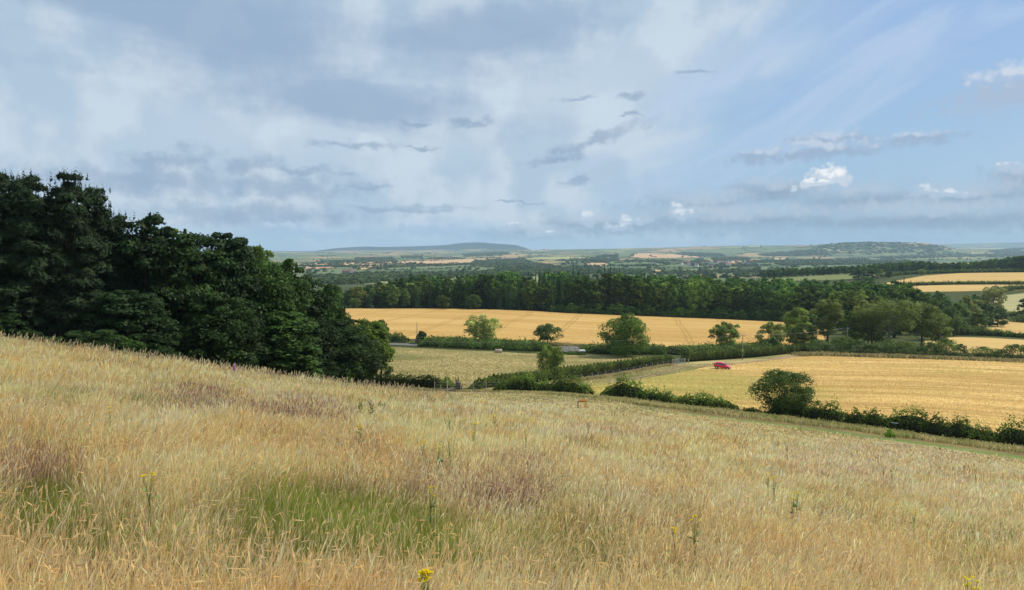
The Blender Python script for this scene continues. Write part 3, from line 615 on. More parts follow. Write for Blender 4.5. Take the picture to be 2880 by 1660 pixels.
TREES = {}
def tree_thing(name, label, cat, loc, H, crown_args, mat_=None, bark=None, r0=None, group=None, rz=0.0, scale=None, trunk=True, nl=7, lean=0.03, top=0.8):
    root = empty(name, loc, rz, label, cat, group)
    V, Q, L, C = crown_args; link('crown', mesh_np('crown', V, Q, [mat_ or M_LEAF], col=L), root)
    if trunk: trunk_mb(int(H * 100), H, r0 or H * 0.022, C, nl, lean, top).build('trunk', bark or M_BARK, root, smooth=True)
    if scale: root.scale = scale
    return root
def dup(root, loc, rz=0.0, scale=(1, 1, 1), label=None, group=None):
    r = root.copy(); COL.objects.link(r); r.location = loc; r.rotation_euler = (0, 0, rz); r.scale = scale
    if label: r['label'] = label
    if group: r['group'] = group
    for ch in list(root.children):
        c = ch.copy(); COL.objects.link(c); c.parent = r
        for g in ch.children: d = g.copy(); COL.objects.link(d); d.parent = c
    return r
def place(px, d, top_py, w_px=None, sink=0.15):
    """ground point at a bearing and distance, with the height and radius a tree needs there"""
    x, y, z = at(px, d); H = float(t_of(top_py)) * y - z
    return (x, y, z - sink), H + sink, (w_px / F * y / 2 if w_px else None)
# hedges ------------------------------------------------------------
M_HEDGE = attr_mat('hedge_leaves', mul=(1.40, 1.35, 0.85), rough=0.7, transl=0.34, patch=0.25, spec=0.12)
M_CORE = plain('hedge_core', (0.032, 0.035, 0.018), 0.95, var=0.3, spec=0.02)
def hedge(name, label, pts, w, h, leaf=0.12, dens=90, seed=1, col=(0.050, 0.085, 0.020), cat='hedge', group=None, rough_=0.42, box=False, tips=0.16, drop=0.0, lift=0.0):
    """pts: world (x,y) along the foot; w,h numbers or per-point lists"""
    rng = np.random.default_rng(seed); P = np.array([p[:2] for p in pts], float); n0 = len(P)
    def fit(v): v = np.array(v if hasattr(v, '__len__') else [v] * n0, float); return np.interp(np.linspace(0, 1, n0), np.linspace(0, 1, len(v)), v)
    W_, H_ = fit(w), fit(h)
    s = np.concatenate([[0], np.cumsum(np.hypot(*np.diff(P, axis=0).T))]); Ltot = s[-1]
    def ev(q):
        x = np.interp(q, s, P[:, 0]); y = np.interp(q, s, P[:, 1]); return x, y, np.interp(q, s, W_), np.interp(q, s, H_)
    def frame(q):
        x0, y0, _, _ = ev(np.clip(q - 0.6, 0, Ltot)); x1, y1, _, _ = ev(np.clip(q + 0.6, 0, Ltot)); dx, dy = x1 - x0, y1 - y0; l = np.hypot(dx, dy) + 1e-9; return -dy / l, dx / l
    f = rng.random(12) * 6.28
    def wob(q): return 1 + rough_ * (0.5 * np.sin(q * 0.55 + f[0]) + 0.35 * np.sin(q * 1.3 + f[1]) + 0.3 * np.sin(q * 2.9 + f[2]) + 0.2 * np.sin(q * 6.1 + f[3]))
    n = int(Ltot * dens * (float(np.mean(W_)) + 2 * float(np.mean(H_))) / 3); q = rng.random(n) * Ltot; x, y, ww, hh = ev(q); nx, ny = frame(q)
    g = rng.random(n) * math.pi; ex = 0.35 if box else 0.8                           # position round the half section
    ca, sa = np.cos(g), np.sin(g); cx = np.sign(ca) * np.abs(ca) ** ex; cz = sa ** (0.35 if box else 0.6)
    k = wob(q) * rng.uniform(0.86, 1.06, n) * (1 + 0.1 * np.sin(q * 4 + g * 4)); wk = 1 + (wob(q + 3.3) - 1) * 0.6
    endt = np.clip(np.minimum(q, Ltot - q) / 2.2, 0.12, 1) ** 0.55
    lx = cx * ww / 2 * wk * rng.uniform(0.9, 1.06, n); lz = cz * hh * k * endt; tp = rng.random(n) < tips; lz = np.where(tp & (cz > 0.7), lz * rng.uniform(1.02, 1.38 if not box else 1.15, n), lz)
    px_, py_ = x + nx * lx, y + ny * lx; zz = zf(px_, py_) + lz - drop
    nr = unit(np.stack([nx * ca, ny * ca, sa * 1.0], 1) + rng.normal(size=(n, 3)) * 0.5); V = leaf_quads(np.stack([px_, py_, zz], 1), nr, leaf * rng.uniform(0.6, 1.4, n), 0.6, rng)
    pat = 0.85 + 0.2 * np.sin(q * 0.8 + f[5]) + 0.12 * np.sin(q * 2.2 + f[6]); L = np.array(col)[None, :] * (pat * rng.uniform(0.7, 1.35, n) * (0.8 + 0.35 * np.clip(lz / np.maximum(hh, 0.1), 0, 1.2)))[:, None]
    # solid twig-brown core added inside so that no light comes through
    m = max(4, int(Ltot / 0.9)); qs = np.linspace(0.15, Ltot - 0.15, m); X0, Y0, W0, H0 = ev(qs); fx, fy = frame(qs); ring = []
    for (a, b) in ((-0.40, -0.05), (-0.40, 0.5), (-0.24, 0.78), (0.24, 0.78), (0.40, 0.5), (0.40, -0.05)):
        xx, yy = X0 + fx * a * W0, Y0 + fy * a * W0; ring.append(np.stack([xx, yy, zf(xx, yy) + b * H0 * wob(qs) * 0.9 * np.clip(np.minimum(qs, Ltot - qs) / 2.2, 0.1, 1) ** 0.6 - drop], 1))
    RV = np.stack(ring, 1).reshape(-1, 3); fq = []
    for i in range(m - 1):
        for j in range(6): j2 = (j + 1) % 6; fq.append((i * 6 + j, i * 6 + j2, (i + 1) * 6 + j2, (i + 1) * 6 + j))
    fq += [(0, 1, 2, 3), (0, 3, 4, 5), ((m - 1) * 6, (m - 1) * 6 + 3, (m - 1) * 6 + 2, (m - 1) * 6 + 1), ((m - 1) * 6, (m - 1) * 6 + 5, (m - 1) * 6 + 4, (m - 1) * 6 + 3)]
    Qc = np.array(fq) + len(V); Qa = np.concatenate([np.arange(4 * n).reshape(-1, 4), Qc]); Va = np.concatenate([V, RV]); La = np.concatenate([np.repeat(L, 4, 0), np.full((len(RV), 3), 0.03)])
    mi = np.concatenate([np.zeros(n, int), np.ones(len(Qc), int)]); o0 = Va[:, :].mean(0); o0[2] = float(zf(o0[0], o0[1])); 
    me = mesh_np(name, Va - o0, Qa, [M_HEDGE, M_CORE], mi, La); o = link(name, me, None, tuple(o0)); return tag(o, label, cat, group)
def bush(name, label, px, d, w_px, top_py, col=(0.05, 0.085, 0.02), seed=1, cat='bush', group=None, leaf=None, kind='dome', n=None, mat_=None, **kw):
    loc, H, Rr = place(px, d, top_py, w_px); lf = leaf or max(0.07, d * 0.0009)
    ncl = n or 38; per = int(min(260, max(40, (H * Rr * 5) / (lf * lf) / ncl * 0.9)))
    return tree_thing(name, label, cat, loc, H, crown(seed, H, Rr, H * 0.05, kind, ncl, per, lf, 0.6, 0.34, 0.75, col, **kw), group=group, r0=0.05 + H * 0.012, nl=4, mat_=mat_)
RELAB = []                                                       # things whose label is written once all their neighbours stand
# ---------------------------------------------------------------- the dark wood on the left
rng0 = random.Random(4)
DK = (0.027, 0.052, 0.017); MD = (0.060, 0.110, 0.026); LT = (0.13, 0.18, 0.035)
def pine_crown(seed, H, R):
    V, Q, L, C = crown(seed, H, R, H * 0.22, 'pine', 150, 190, 0.27, 0.24, 0.27, 0.6, (0.030, 0.058, 0.026), up=0.5, jit=0.5, fill=0.25, shell=0.45)
    rng = np.random.default_rng(seed); tips = []                       # upright leaders and candles
    top = C[np.argsort(-C[:, 2])[:46]]
    for c in top:
        for j in range(6):
            b = c + rng.normal(size=3) * np.array([0.55, 0.55, 0.15]); hgt = rng.uniform(0.5, 1.15)
            for s in np.linspace(0, 1, 9): tips.append(np.append(b + np.array([0.03 * rng.normal(), 0.03 * rng.normal(), s * hgt]), 0.17 * (1.15 - s)))
    T = np.array(tips); nr = unit(rng.normal(size=(len(T), 3)) + np.array([0, -0.5, 0.2])); V2 = leaf_quads(T[:, :3], nr, T[:, 3], 0.55, rng)
    L2 = np.repeat(np.array([[0.034, 0.062, 0.030]]) * rng.uniform(0.7, 1.3, (len(T), 1)), 4, 0)
    V = np.concatenate([V, V2]); L = np.concatenate([L, L2]); return V, np.arange(len(V)).reshape(-1, 4), L, C
PINE = []
pine_spec = [  # px, distance, top row, width px, label
 (-70, 60, 470, 260, 'dark pine cut by the left edge of the photo'),
 (8, 64, 478, 190, 'tall dark pine at the far left of the wood, bare trunk showing low down'),
 (96, 62, 474, 190, 'tall bushy pine with many upright tips, tallest of the wood'),
 (205, 64, 476, 200, 'tall pine with a ragged top just right of the tallest pine'),
 (282, 70, 520, 150, 'pine stepping down on the right shoulder of the tall pines'),
 (345, 72, 590, 170, 'thin pine leader poking up between the pines and the broadleaf trees'),
]
for i, (px, d, tp, w, lab) in enumerate(pine_spec):
    loc, H, Rr = place(px, d, tp, w)
    if i < 4: r = tree_thing('pine_tree', lab, 'pine tree', loc, H, pine_crown(11 + i, H, Rr), M_NEEDLE, M_BARK, 0.24, 'front pines of the dark wood', nl=22, lean=0.02, top=0.93); PINE.append((r, H, Rr))
    else: r = dup(PINE[i % 3][0], loc, 1.3 * i, (Rr / PINE[i % 3][2],) * 2 + (H / PINE[i % 3][1],), lab)
BL = []
broad_spec = [  # px, distance, top row, width px, colour, base fraction, label
 (425, 72, 588, 200, DK, 'dark broadleaf tree rising beside the last pine'),
 (545, 74, 640, 260, (0.038, 0.070, 0.020), 'broad dark tree with a domed top in the middle of the wood'),
 (650, 76, 632, 190, (0.032, 0.062, 0.022), 'round topped dark tree right of the domed one'),
 (720, 92, 675, 170, LT, 'sunlit yellow green tree standing behind the wood front'),
 (500, 90, 628, 120, LT, 'yellow green tree top glimpsed behind the dark domed tree'),
 (745, 80, 722, 210, MD, 'mid green tree where the wood starts to slope down'),
 (812, 86, 720, 150, MD, 'leafy tree with a fresh green top above the valley edge'),
 (868, 90, 772, 150, (0.050, 0.085, 0.022), 'shaggy tree with thin branches near the end of the wood'),
 (930, 98, 800, 120, (0.045, 0.080, 0.022), 'small dark tree tucked behind the round end tree'),
 (965, 96, 880, 190, MD, 'low spreading tree between the wood and the round end tree'),
 (800, 78, 850, 200, (0.040, 0.070, 0.020), 'lower dark tree at the front edge of the wood'),
 (620, 70, 800, 220, (0.034, 0.062, 0.018), 'lower leafy tree at the foot of the domed tree'),
 (380, 64, 790, 220, (0.036, 0.072, 0.020), 'low leafy tree in front of the pines'),
]
for i, (px, d, tp, w, col, lab) in enumerate(broad_spec):
    loc, H, Rr = place(px, d, tp - (20 if i < 9 else 0), w * 1.08)
    if i < 7: r = tree_thing('broadleaf_tree', lab, 'tree', loc, H, crown(40 + i, H, Rr, H * 0.10, 'dome', 165, 165, 0.19, 0.65, 0.27, 0.8, col, up=0.3, fill=0.2), M_WOOD, group='broadleaf trees of the dark wood', nl=16, top=0.85); BL.append((r, H, Rr))
    else: k = (0, 5, 1, 6, 1, 2, 0)[i % 7]; r = dup(BL[k][0], loc, 2.1 * i, (Rr / BL[k][2],) * 2 + (H / BL[k][1],), lab)
loc, H, Rr = place(1030, 104, 893, 150)
tree_thing('round_tree', 'round bright green tree at the right hand end of the dark wood', 'tree', loc, H, crown(77, H, Rr, H * 0.16, 'round', 110, 190, 0.17, 0.65, 0.26, 0.75, (0.062, 0.105, 0.020), (0.08, 0.12, 0.028), 0.25, up=0.4, fill=0.1), nl=18)
for i in range(48):                                              # deeper in the wood
    px = rng0.uniform(-260, 930); d = rng0.uniform(78, 135) + (0 if px < 500 else 12)
    tp = np.interp(px, [-260, 0, 60, 250, 340, 450, 560, 700, 800, 900, 960], [560, 560, 560, 560, 620, 660, 690, 720, 770, 830, 880]) + rng0.uniform(0, 30)
    loc, H, _ = place(px, d, tp)
    if H < 4: continue
    src = PINE[i % 4] if px < 330 else BL[(0, 1, 2, 5)[i % 4]]; s = H / src[1]
    o_ = dup(src[0], loc, rng0.uniform(0, 6), (s * rng0.uniform(0.85, 1.1),) * 2 + (s,), 'dark tree deep inside the wood behind the front row', 'trees deeper in the dark wood'); RELAB.append((o_, px, d, 'deep'))
for i in range(17):                                              # undergrowth along the wood's foot
    px = -120 + i * 68 + rng0.uniform(-15, 15); d = 57 + max(0, px - 300) * 0.050 + rng0.uniform(0, 3); loc = at(px, d); s = rng0.uniform(0.24, 0.34); src = BL[(1, 5, 2)[i % 3]]
    o_ = dup(src[0], (loc[0], loc[1], loc[2] - 0.4), rng0.uniform(0, 6), (s * 1.5, s * 1.5, s), 'shadowy shrub at the foot of the dark wood', 'undergrowth shrubs along the wood'); RELAB.append((o_, px, d, 'shrub'))
# the trees of the deeper wood throw it into shade: a loose canopy of tall trees fills the hillside behind
bush('bush', 'dark bushy tree half hidden behind the round end tree', 1072, 128, 78, 884, (0.035, 0.06, 0.022), 5, 'tree')
# ---------------------------------------------------------------- lone trees
def lone(name, lab, px, d, tp, w, col, seed, kind='dome', base=0.12, n=90, leaf=None, cat='tree', bark=None, r0=None, nl=10, alt=None, altp=0.0, cr=0.29, dens=1.0, fill=0.12, shell=0.6, top=0.8, squash=0.72):
    loc, H, Rr = place(px, d, tp, w); lf = leaf or max(0.10, d * 0.00085); per = int(min(260, max(30, dens * (H * Rr * 11) / (lf * lf) / n)))
    return tree_thing(name, lab, cat, loc, H, crown(seed, H, Rr, H * base, kind, n, per, lf, 0.62, cr, squash, col, alt, altp, fill=fill, shell=shell), group=None, bark=bark, r0=r0, nl=nl, top=top)
lone('hawthorn_tree', 'dark lone tree growing out of the near hedge at the edge of the golden field', 2205, 91, 1041, 176, (0.050, 0.085, 0.026), 3, 'umbrella', 0.18, 75, 0.10, nl=14, dens=0.62, fill=0.1)
bush('bush', 'dense dark bush round the foot of the lone hedge tree', 2205, 90.5, 120, 1122, (0.045, 0.075, 0.024), 9)
lone('lime_tree', 'pale cream tinged round tree standing on the hedge bank in front of the wheat', 1359, 240, 886, 100, (0.17, 0.21, 0.09), 6, 'round', 0.14, 60, 0.27, alt=(0.32, 0.33, 0.18), altp=0.45, fill=0.05)
lone('oak_tree', 'small dark green tree with open lower branches in front of the wheat', 1541, 241, 908, 84, (0.045, 0.080, 0.030), 7, 'dome', 0.22, 50, 0.24, dens=0.55)
lone('ash_tree', 'largest dark green tree in the middle, broad at the foot, beside the clipped hedge', 1758, 214, 877, 142, (0.065, 0.115, 0.025), 8, 'dome', 0.06, 95, 0.22, dens=0.85)
lone('sycamore_tree', 'small round dappled tree on the hedge left of the first utility pole', 2038, 238, 904, 80, (0.11, 0.16, 0.045), 9, 'round', 0.16, 48, 0.25, alt=(0.22, 0.25, 0.11), altp=0.3)
lone('willow_bush', 'upright feathery willow bush standing alone by the fence hedge', 1548, 156, 968, 78, (0.10, 0.145, 0.04), 10, 'column', 0.03, 60, 0.13, dens=1.0, squash=1.3)
lone('ivy_tree', 'short ivy covered tree at the left end of the far hedge bank', 1183, 232, 930, 40, (0.035, 0.060, 0.026), 12, 'column', 0.02, 24, 0.25)
lone('flowering_tree', 'flowering cream tinged tree beside the bend of the lane', 2168, 245, 900, 84, (0.14, 0.175, 0.065), 13, 'dome', 0.12, 50, 0.27, alt=(0.28, 0.29, 0.15), altp=0.4)
lone('young_tree', 'tall light green tree left of the poplar', 2238, 262, 858, 78, (0.14, 0.19, 0.05), 14, 'column', 0.1, 46, 0.28)
lone('round_bush', 'round green bush below the tall light green tree', 2258, 246, 908, 88, (0.09, 0.13, 0.038), 15, 'round', 0.05, 46, 0.25)
lone('small_bush', 'small dark green bush against the clipped hedge below the flowering tree', 2175, 232, 947, 28, (0.035, 0.08, 0.02), 16, 'round', 0.03, 20, 0.22)
lone('poplar_tree', 'tall olive green tree with an ivy clad trunk above the lane', 2326, 244, 833, 84, (0.098, 0.128, 0.042), 17, 'wedge', 0.26, 80, 0.24, dens=0.7, r0=0.42, nl=16)
lone('maple_tree', 'narrow dark green tree between the olive tree and the spreading ash', 2392, 246, 868, 58, (0.085, 0.13, 0.035), 18, 'column', 0.12, 50, 0.25)
lone('spreading_ash_tree', 'wide spreading olive ash with a pale forked trunk', 2500, 240, 842, 168, (0.088, 0.118, 0.040), 19, 'umbrella', 0.42, 85, 0.24, dens=0.55, bark=M_BARKP, r0=0.42, nl=30, fill=0.0, shell=0.75)
lone('spreading_ash_tree', 'olive ash crown merging with the right side of the spreading ash', 2592, 247, 846, 116, (0.082, 0.112, 0.040), 20, 'umbrella', 0.26, 80, 0.25, dens=0.7, nl=14)
lone('spreading_ash_tree', 'low rounded ash at the left shoulder of the spreading ash', 2452, 250, 862, 90, (0.085, 0.115, 0.038), 21, 'dome', 0.15, 60, 0.25, dens=0.7)
lone('field_maple_tree', 'rounded olive tree right of the two joined ash crowns', 2640, 262, 866, 72, (0.095, 0.13, 0.042), 22, 'round', 0.1, 50, 0.26)
mid = [  # px, d, top, w, colour, kind, label
 (2515, 300, 812, 66, (0.035, 0.062, 0.022), 'dome', 'dark domed tree showing above the spreading ash'),
 (2420, 320, 800, 44, (0.13, 0.16, 0.055), 'column', 'pale yellow flowering tree at the edge of the plantation'),
 (2425, 300, 838, 60, (0.10, 0.115, 0.05), 'round', 'brown tinged flowering tree below the pale yellow one'),
 (2470, 310, 822, 60, (0.085, 0.11, 0.04), 'dome', 'soft green tree between the flowering trees and the dark domed tree'),
 (2592, 320, 812, 74, (0.036, 0.066, 0.022), 'dome', 'dark green tree right of the dark domed tree'),
 (2640, 340, 826, 66, (0.040, 0.070, 0.024), 'dome', 'dark tree above the rounded olive tree'),
 (2636, 430, 812, 40, (0.040, 0.065, 0.03), 'round', 'small dark tree standing against the upper gold field'),
 (2690, 330, 846, 74, (0.045, 0.080, 0.026), 'dome', 'mid green tree in the row along the lane'),
 (2722, 360, 822, 76, (0.10, 0.115, 0.05), 'dome', 'broad cream tinged flowering tree in the row along the lane'),
 (2668, 320, 862, 70, (0.040, 0.072, 0.024), 'round', 'low dark tree beside the lane, left of the three poles'),
 (2772, 380, 850, 62, (0.032, 0.058, 0.026), 'dome', 'dark bluish tree below the silvery poplar'),
 (2806, 385, 858, 56, (0.032, 0.056, 0.024), 'dome', 'dark tree at the right end of the lane row'),
 (2792, 430, 799, 64, (0.12, 0.13, 0.075), 'wedge', 'silvery feathery poplar in front of the far gold field'),
 (2750, 350, 876, 50, (0.045, 0.075, 0.026), 'round', 'bush like tree under the broad flowering tree'),
 (2878, 430, 834, 30, (0.035, 0.055, 0.026), 'column', 'dark tree cut by the right edge of the photo'),
 (2868, 420, 886, 60, (0.045, 0.07, 0.03), 'dome', 'low dark bush by the right edge above the gold field'),
 (2620, 290, 868, 60, (0.07, 0.09, 0.035), 'dome', 'olive tree behind the rounded olive tree'),
]
for i, (px, d, tp, w, col, kd, lab) in enumerate(mid):
    lone('hedgerow_tree', lab, px, d, tp, w, tuple(c_ * 1.45 for c_ in col), 30 + i, kd, 0.06, 46, max(0.28, d * 0.0009), dens=0.8)
shr = [  # px, d, w, top row, label
 (2300, 232, 90, 958, 'low green bush under the ivy clad tree'), (2375, 232, 80, 948, 'leafy bush right of the ivy clad trunk, by the lamp less pole'), (2415, 228, 60, 955, 'dark shrub left of the forked ash trunk'),
 (2450, 226, 50, 968, 'small shrub between two dark shrubs below the ash'), (2505, 222, 90, 955, 'dark bush at the foot of the forked ash'), (2555, 222, 70, 962, 'dark bush right of the forked ash foot'),
 (2620, 220, 70, 962, 'left part of the big bush group on the field edge'), (2660, 219, 80, 952, 'largest rounded bush on the far edge of the golden field'), (2702, 219, 40, 966, 'small round bush right of the largest field edge bush'),
 (2770, 217, 90, 978, 'low wide bush on the far edge of the golden field'), (2815, 216, 60, 984, 'low dark bush between the wide bush and the right edge'), (2862, 215, 70, 968, 'dark round bush on the field edge at the right edge of the photo')]
for i, (px, d, w, tp, lab) in enumerate(shr):
    bush('bush', lab, px, d, w * 1.12, tp, ((0.05, 0.085, 0.028), (0.075, 0.115, 0.035))[i % 2], 60 + i, n=30)
# ---------------------------------------------------------------- plantation behind the wheat
def far_mesh(kind, seed, H, R, col, leaf):
    if kind == 'fir': V, Q, L, C = conifer(seed, H, R, 0.05, 22, 44, leaf, col)
    else: V, Q, L, C = crown(seed, H, R, H * 0.08, kind, 60, 30, leaf * 1.05, 0.65, 0.30, 0.8, col, fill=0.15)
    mb = MB(); mb.tube([(0, 0, -0.5), (0, 0, H * 0.8)], [H * 0.014, H * 0.005], 5); tv = np.array(mb.v); tq = np.array([f for f in mb.f if len(f) == 4])
    Va = np.concatenate([V, tv]); Qa = np.concatenate([Q, tq + len(V)]); La = np.concatenate([L, np.full((len(tv), 3), 0.05)])
    return Va, Qa, La, np.concatenate([np.zeros(len(Q), int), np.ones(len(tq), int)])
LIB = {}
for i in range(4): LIB['fir%d' % i] = far_mesh('fir', 200 + i, 20.0, (3.6, 3.0, 4.0, 3.3)[i], ((0.026, 0.056, 0.028), (0.031, 0.064, 0.029), (0.024, 0.050, 0.028), (0.040, 0.075, 0.030))[i], 0.62)
for i in range(5): LIB['broad%d' % i] = far_mesh(('dome', 'column', 'dome', 'round', 'dome')[i], 220 + i, 20.0, (5.2, 4.0, 6.0, 5.2, 4.6)[i], ((0.078, 0.128, 0.040), (0.092, 0.145, 0.044), (0.066, 0.112, 0.038), (0.105, 0.165, 0.048), (0.062, 0.105, 0.040))[i], 0.60)
LIB['pale0'] = far_mesh('dome', 240, 20.0, 6.0, (0.20, 0.23, 0.075), 0.60); LIB['pale1'] = far_mesh('round', 241, 20.0, 6.0, (0.15, 0.19, 0.06), 0.60)
LME = {k: mesh_np('tree_' + k, v[0], v[1], [M_FAR, M_BARK], v[3], v[2]) for k, v in LIB.items()}
def far_tree(key, px, d, H, label, group, cat='tree', w=1.0, name=None):
    x, y, z = at(px, d); nm = name or ('conifer_tree' if key.startswith('fir') else 'woodland_tree')
    o = link(nm, LME[key], None, (x, y, z - 0.4), rng0.uniform(0, 6.28)); s = H / 20.0; o.scale = (s * w, s * w, s); return tag(o, label, cat, group)
STUFF = []
def stuff_tree(key, px, d, H, w=1.0, xyz=None):
    x, y, z = xyz or at(px, d); STUFF.append((key, x, y, z - 0.4, H / 20.0, w, rng0.uniform(0, 6.28)))
def top_row(px):  # skyline of the plantation
    return np.interp(px, [940, 1000, 1060, 1150, 1250, 1400, 1500, 1600, 1660, 1720, 1760, 1850, 2000, 2180, 2300, 2400, 2480, 2540, 2580], [812, 806, 786, 770, 764, 757, 762, 756, 758, 748, 756, 772, 775, 782, 784, 786, 792, 782, 800])
lab_f = {'fir': 'dark conifer in the plantation behind the wheat field', 'broad': 'green broadleaf tree in the wood behind the wheat field'}
rows = [(404, 0), (409, 1), (417, 2), (427, 3), (440, 4), (456, 5), (475, 6), (498, 7), (525, 8), (560, 9), (600, 10), (640, 11)]
cnt = 0
for d0, ri in rows:
    px = 870.0 + rng0.uniform(0, 15)
    while px < 2560:
        stp = (5.6 if ri < 6 else 6.6) * F / d0; px += stp * rng0.uniform(0.75, 1.25)
        edge = float(np.interp(px, [860, 960, 1240, 1500, 1600, 1700, 2000, 2200, 2300, 2360, 2450, 2560], [384, 402, 411, 404, 401, 403, 405, 401, 396, 366, 340, 350])); d = edge + (d0 - 404) + rng0.uniform(-2, 2)
        x, y, z = at(px, d); tp = top_row(px) + rng0.uniform(-7, 20) + max(0, 5 - ri) * 3.0; H = float(t_of(tp)) * y - z; H = min(H, 24.0 + rng0.uniform(-2, 2)); 
        if H < 6: continue
        if px < 1180: key = ('fir%d' % rng0.randrange(4)) if rng0.random() < 0.55 else 'broad%d' % rng0.randrange(5)
        elif px < 1700: key = 'fir%d' % rng0.randrange(4) if rng0.random() < (0.85 if ri > 2 else 0.55) else 'broad%d' % rng0.randrange(5)
        else: key = 'broad%d' % rng0.randrange(5) if rng0.random() < (0.8 if ri < 9 else 0.45) else 'fir%d' % rng0.randrange(4)
        w = rng0.uniform(0.8, 1.15) * (20.0 / H) ** 0.35
        if cnt < 285: RELAB.append((far_tree(key, px, d, H, lab_f[key[:-1]], 'trees of the plantation behind the wheat', w=w), px, ri, 'plant')); cnt += 1
        else: stuff_tree(key, px, d, H, w)
sp = [(1246, 397, 826, 42, 'pale1', 'pale round tree at the edge of the plantation behind the wheat crest'), (1332, 399, 824, 42, 'broad3', 'bright green round tree at the plantation edge, right of the pale one'),
      (1010, 420, 800, 60, 'pale0', 'yellowish tree at the left end of the plantation'), (1075, 425, 796, 66, 'pale1', 'yellowish tree top, second from the left end of the plantation'),
      (1150, 432, 806, 44, 'pale0', 'small yellowish tree among the dark conifers on the left'), (1180, 428, 786, 90, 'broad3', 'broad soft green tree beside the yellowish trees'),
      (1908, 445, 776, 40, 'pale0', 'light yellow tree top standing out of the plantation on the right'), (1640, 430, 778, 60, 'broad3', 'broad olive crown in front of the conifer spires'),
      (2350, 372, 812, 50, 'broad3', 'fresh green tree at the right end of the plantation front'), (1650, 398, 868, 50, 'broad3', 'low green bush where the wheat meets the wood')]
for px, d, tp, w, key, lab in sp:
    x, y, z = at(px, d); H = float(t_of(tp)) * y - z; o = far_tree(key, px, d, H, lab, 'stand out trees of the plantation', w=w / F * d / (2 * (6.0 if key[0] == 'p' else 5.2) * H / 20.0))
    o['group'] = 'stand out trees of the plantation'
for px, d, tp in [(1700, 520, 744), (1716, 530, 742), (1728, 525, 747), (1742, 520, 752), (1655, 540, 752), (1612, 530, 746), (1560, 540, 756), (1790, 520, 756), (1812, 515, 760), (2175, 620, 757), (2540, 500, 778), (2560, 495, 786), (2575, 490, 792), (2553, 480, 790), (1905, 600, 768)]:
    x, y, z = at(px, d); H = float(t_of(tp)) * y - z; RELAB.append((far_tree('fir%d' % rng0.randrange(4), px, d, H, 'tall conifer spire standing above the plantation skyline', 'conifer spires above the plantation', w=0.75), px, 0, 'spire'))
# low growth along the plantation's foot
for i in range(70):
    px = 1560 + i * 11.5 + rng0.uniform(-4, 4); e = float(np.interp(px, [1500, 1600, 1700, 2000, 2200, 2360], [401, 397, 399, 401, 397, 362])); stuff_tree('broad%d' % rng0.randrange(5), px, e - 2, rng0.uniform(3, 7), 1.6)
# dark wood strip on the ridge and its neighbours
def strip_top(px): return np.interp(px, [2130, 2200, 2300, 2400, 2480, 2560, 2600, 2650, 2700, 2760, 2800, 2880, 3100], [757, 750, 748, 743, 735, 731, 730, 736, 733, 731, 723, 714, 705])
n = 0
for d0 in (1010, 1030, 1055, 1085, 1120):
    px = 2128.0
    while px < 3150:
        px += 8.5 * F / d0 * rng0.uniform(0.7, 1.3); d = d0 - max(0, px - 2450) * 0.20; d = max(d, 905 + (d0 - 1010)); x, y, z = at(px, d); H = float(t_of(strip_top(px) + rng0.uniform(0, 7))) * y - z
        if H < 6: continue
        H = min(H, 26); key = 'broad%d' % rng0.randrange(5)
        if n < 95 and px < 2900: RELAB.append((far_tree(key, px, d, H, 'dark tree in the wooded strip behind the far gold fields', 'trees of the far wooded strip', w=1.25), px, (1010, 1030, 1055, 1085, 1120).index(d0), 'strip')); n += 1
        else: stuff_tree(key, px, d, H, 1.25)
for px, d, tp, w, key, lab in [(2415, 840, 751, 52, 'broad0', 'large rounded tree beside the green field on the ridge'), (2455, 845, 750, 56, 'broad3', 'second large rounded tree right of the green ridge field'), (2499, 850, 757, 20, 'broad0', 'small round tree left of the far gold field'),
                               (2540, 900, 759, 20, 'broad2', 'small dark tree at the top corner of the far gold field'), (2592, 900, 755, 18, 'pale0', 'tiny pale yellow tree on the far field hedge'), (2440, 700, 776, 60, 'broad4', 'dark tree in front of the large rounded ridge trees')]:
    x, y, z = at(px, d); H = float(t_of(tp)) * y - z; far_tree(key, px, d, H, lab, None, w=w / F * d / (2 * 5.2 * H / 20.0))
for i in range(60): px = rng0.uniform(2380, 2560); d = rng0.uniform(480, 700); x, y, z = at(px, d); H = float(t_of(rng0.uniform(792, 806))) * y - z; stuff_tree('broad%d' % rng0.randrange(5), px, d, min(max(H, 5), 18), 1.1)
for i in range(90): px = rng0.uniform(2570, 2880); d = rng0.uniform(440, 560); stuff_tree('broad%d' % rng0.randrange(5), px, d, rng0.uniform(4, 9), 1.3) if px > 2590 and d > 470 and px < 2770 else None
# ---------------------------------------------------------------- far woods and hedgerow trees: one mass nobody could count
def merge_stuff(name, items, label=None, lod=None):
    Vs, Qs, Ls, Ms = [], [], [], []; b = 0
    for key, x, y, z, s, w, a in items:
        V, Q, L, M_ = (lod or LIB)[key]; ca, sa = math.cos(a), math.sin(a)
        Vn = np.empty_like(V); Vn[:, 0] = (V[:, 0] * ca - V[:, 1] * sa) * s * w + x; Vn[:, 1] = (V[:, 0] * sa + V[:, 1] * ca) * s * w + y; Vn[:, 2] = V[:, 2] * s + z
        Vs.append(Vn); Qs.append(Q + b); Ls.append(L * rng0.uniform(0.8, 1.2)); Ms.append(M_); b += len(V)
    o = link(name, mesh_np(name, np.concatenate(Vs), np.concatenate(Qs), [M_FAR, M_BARK], np.concatenate(Ms), np.concatenate(Ls))); return tag(o, label, 'wood', kind='stuff')
merge_stuff('woodland', STUFF, 'mass of trees filling the plantation and ridge woods')
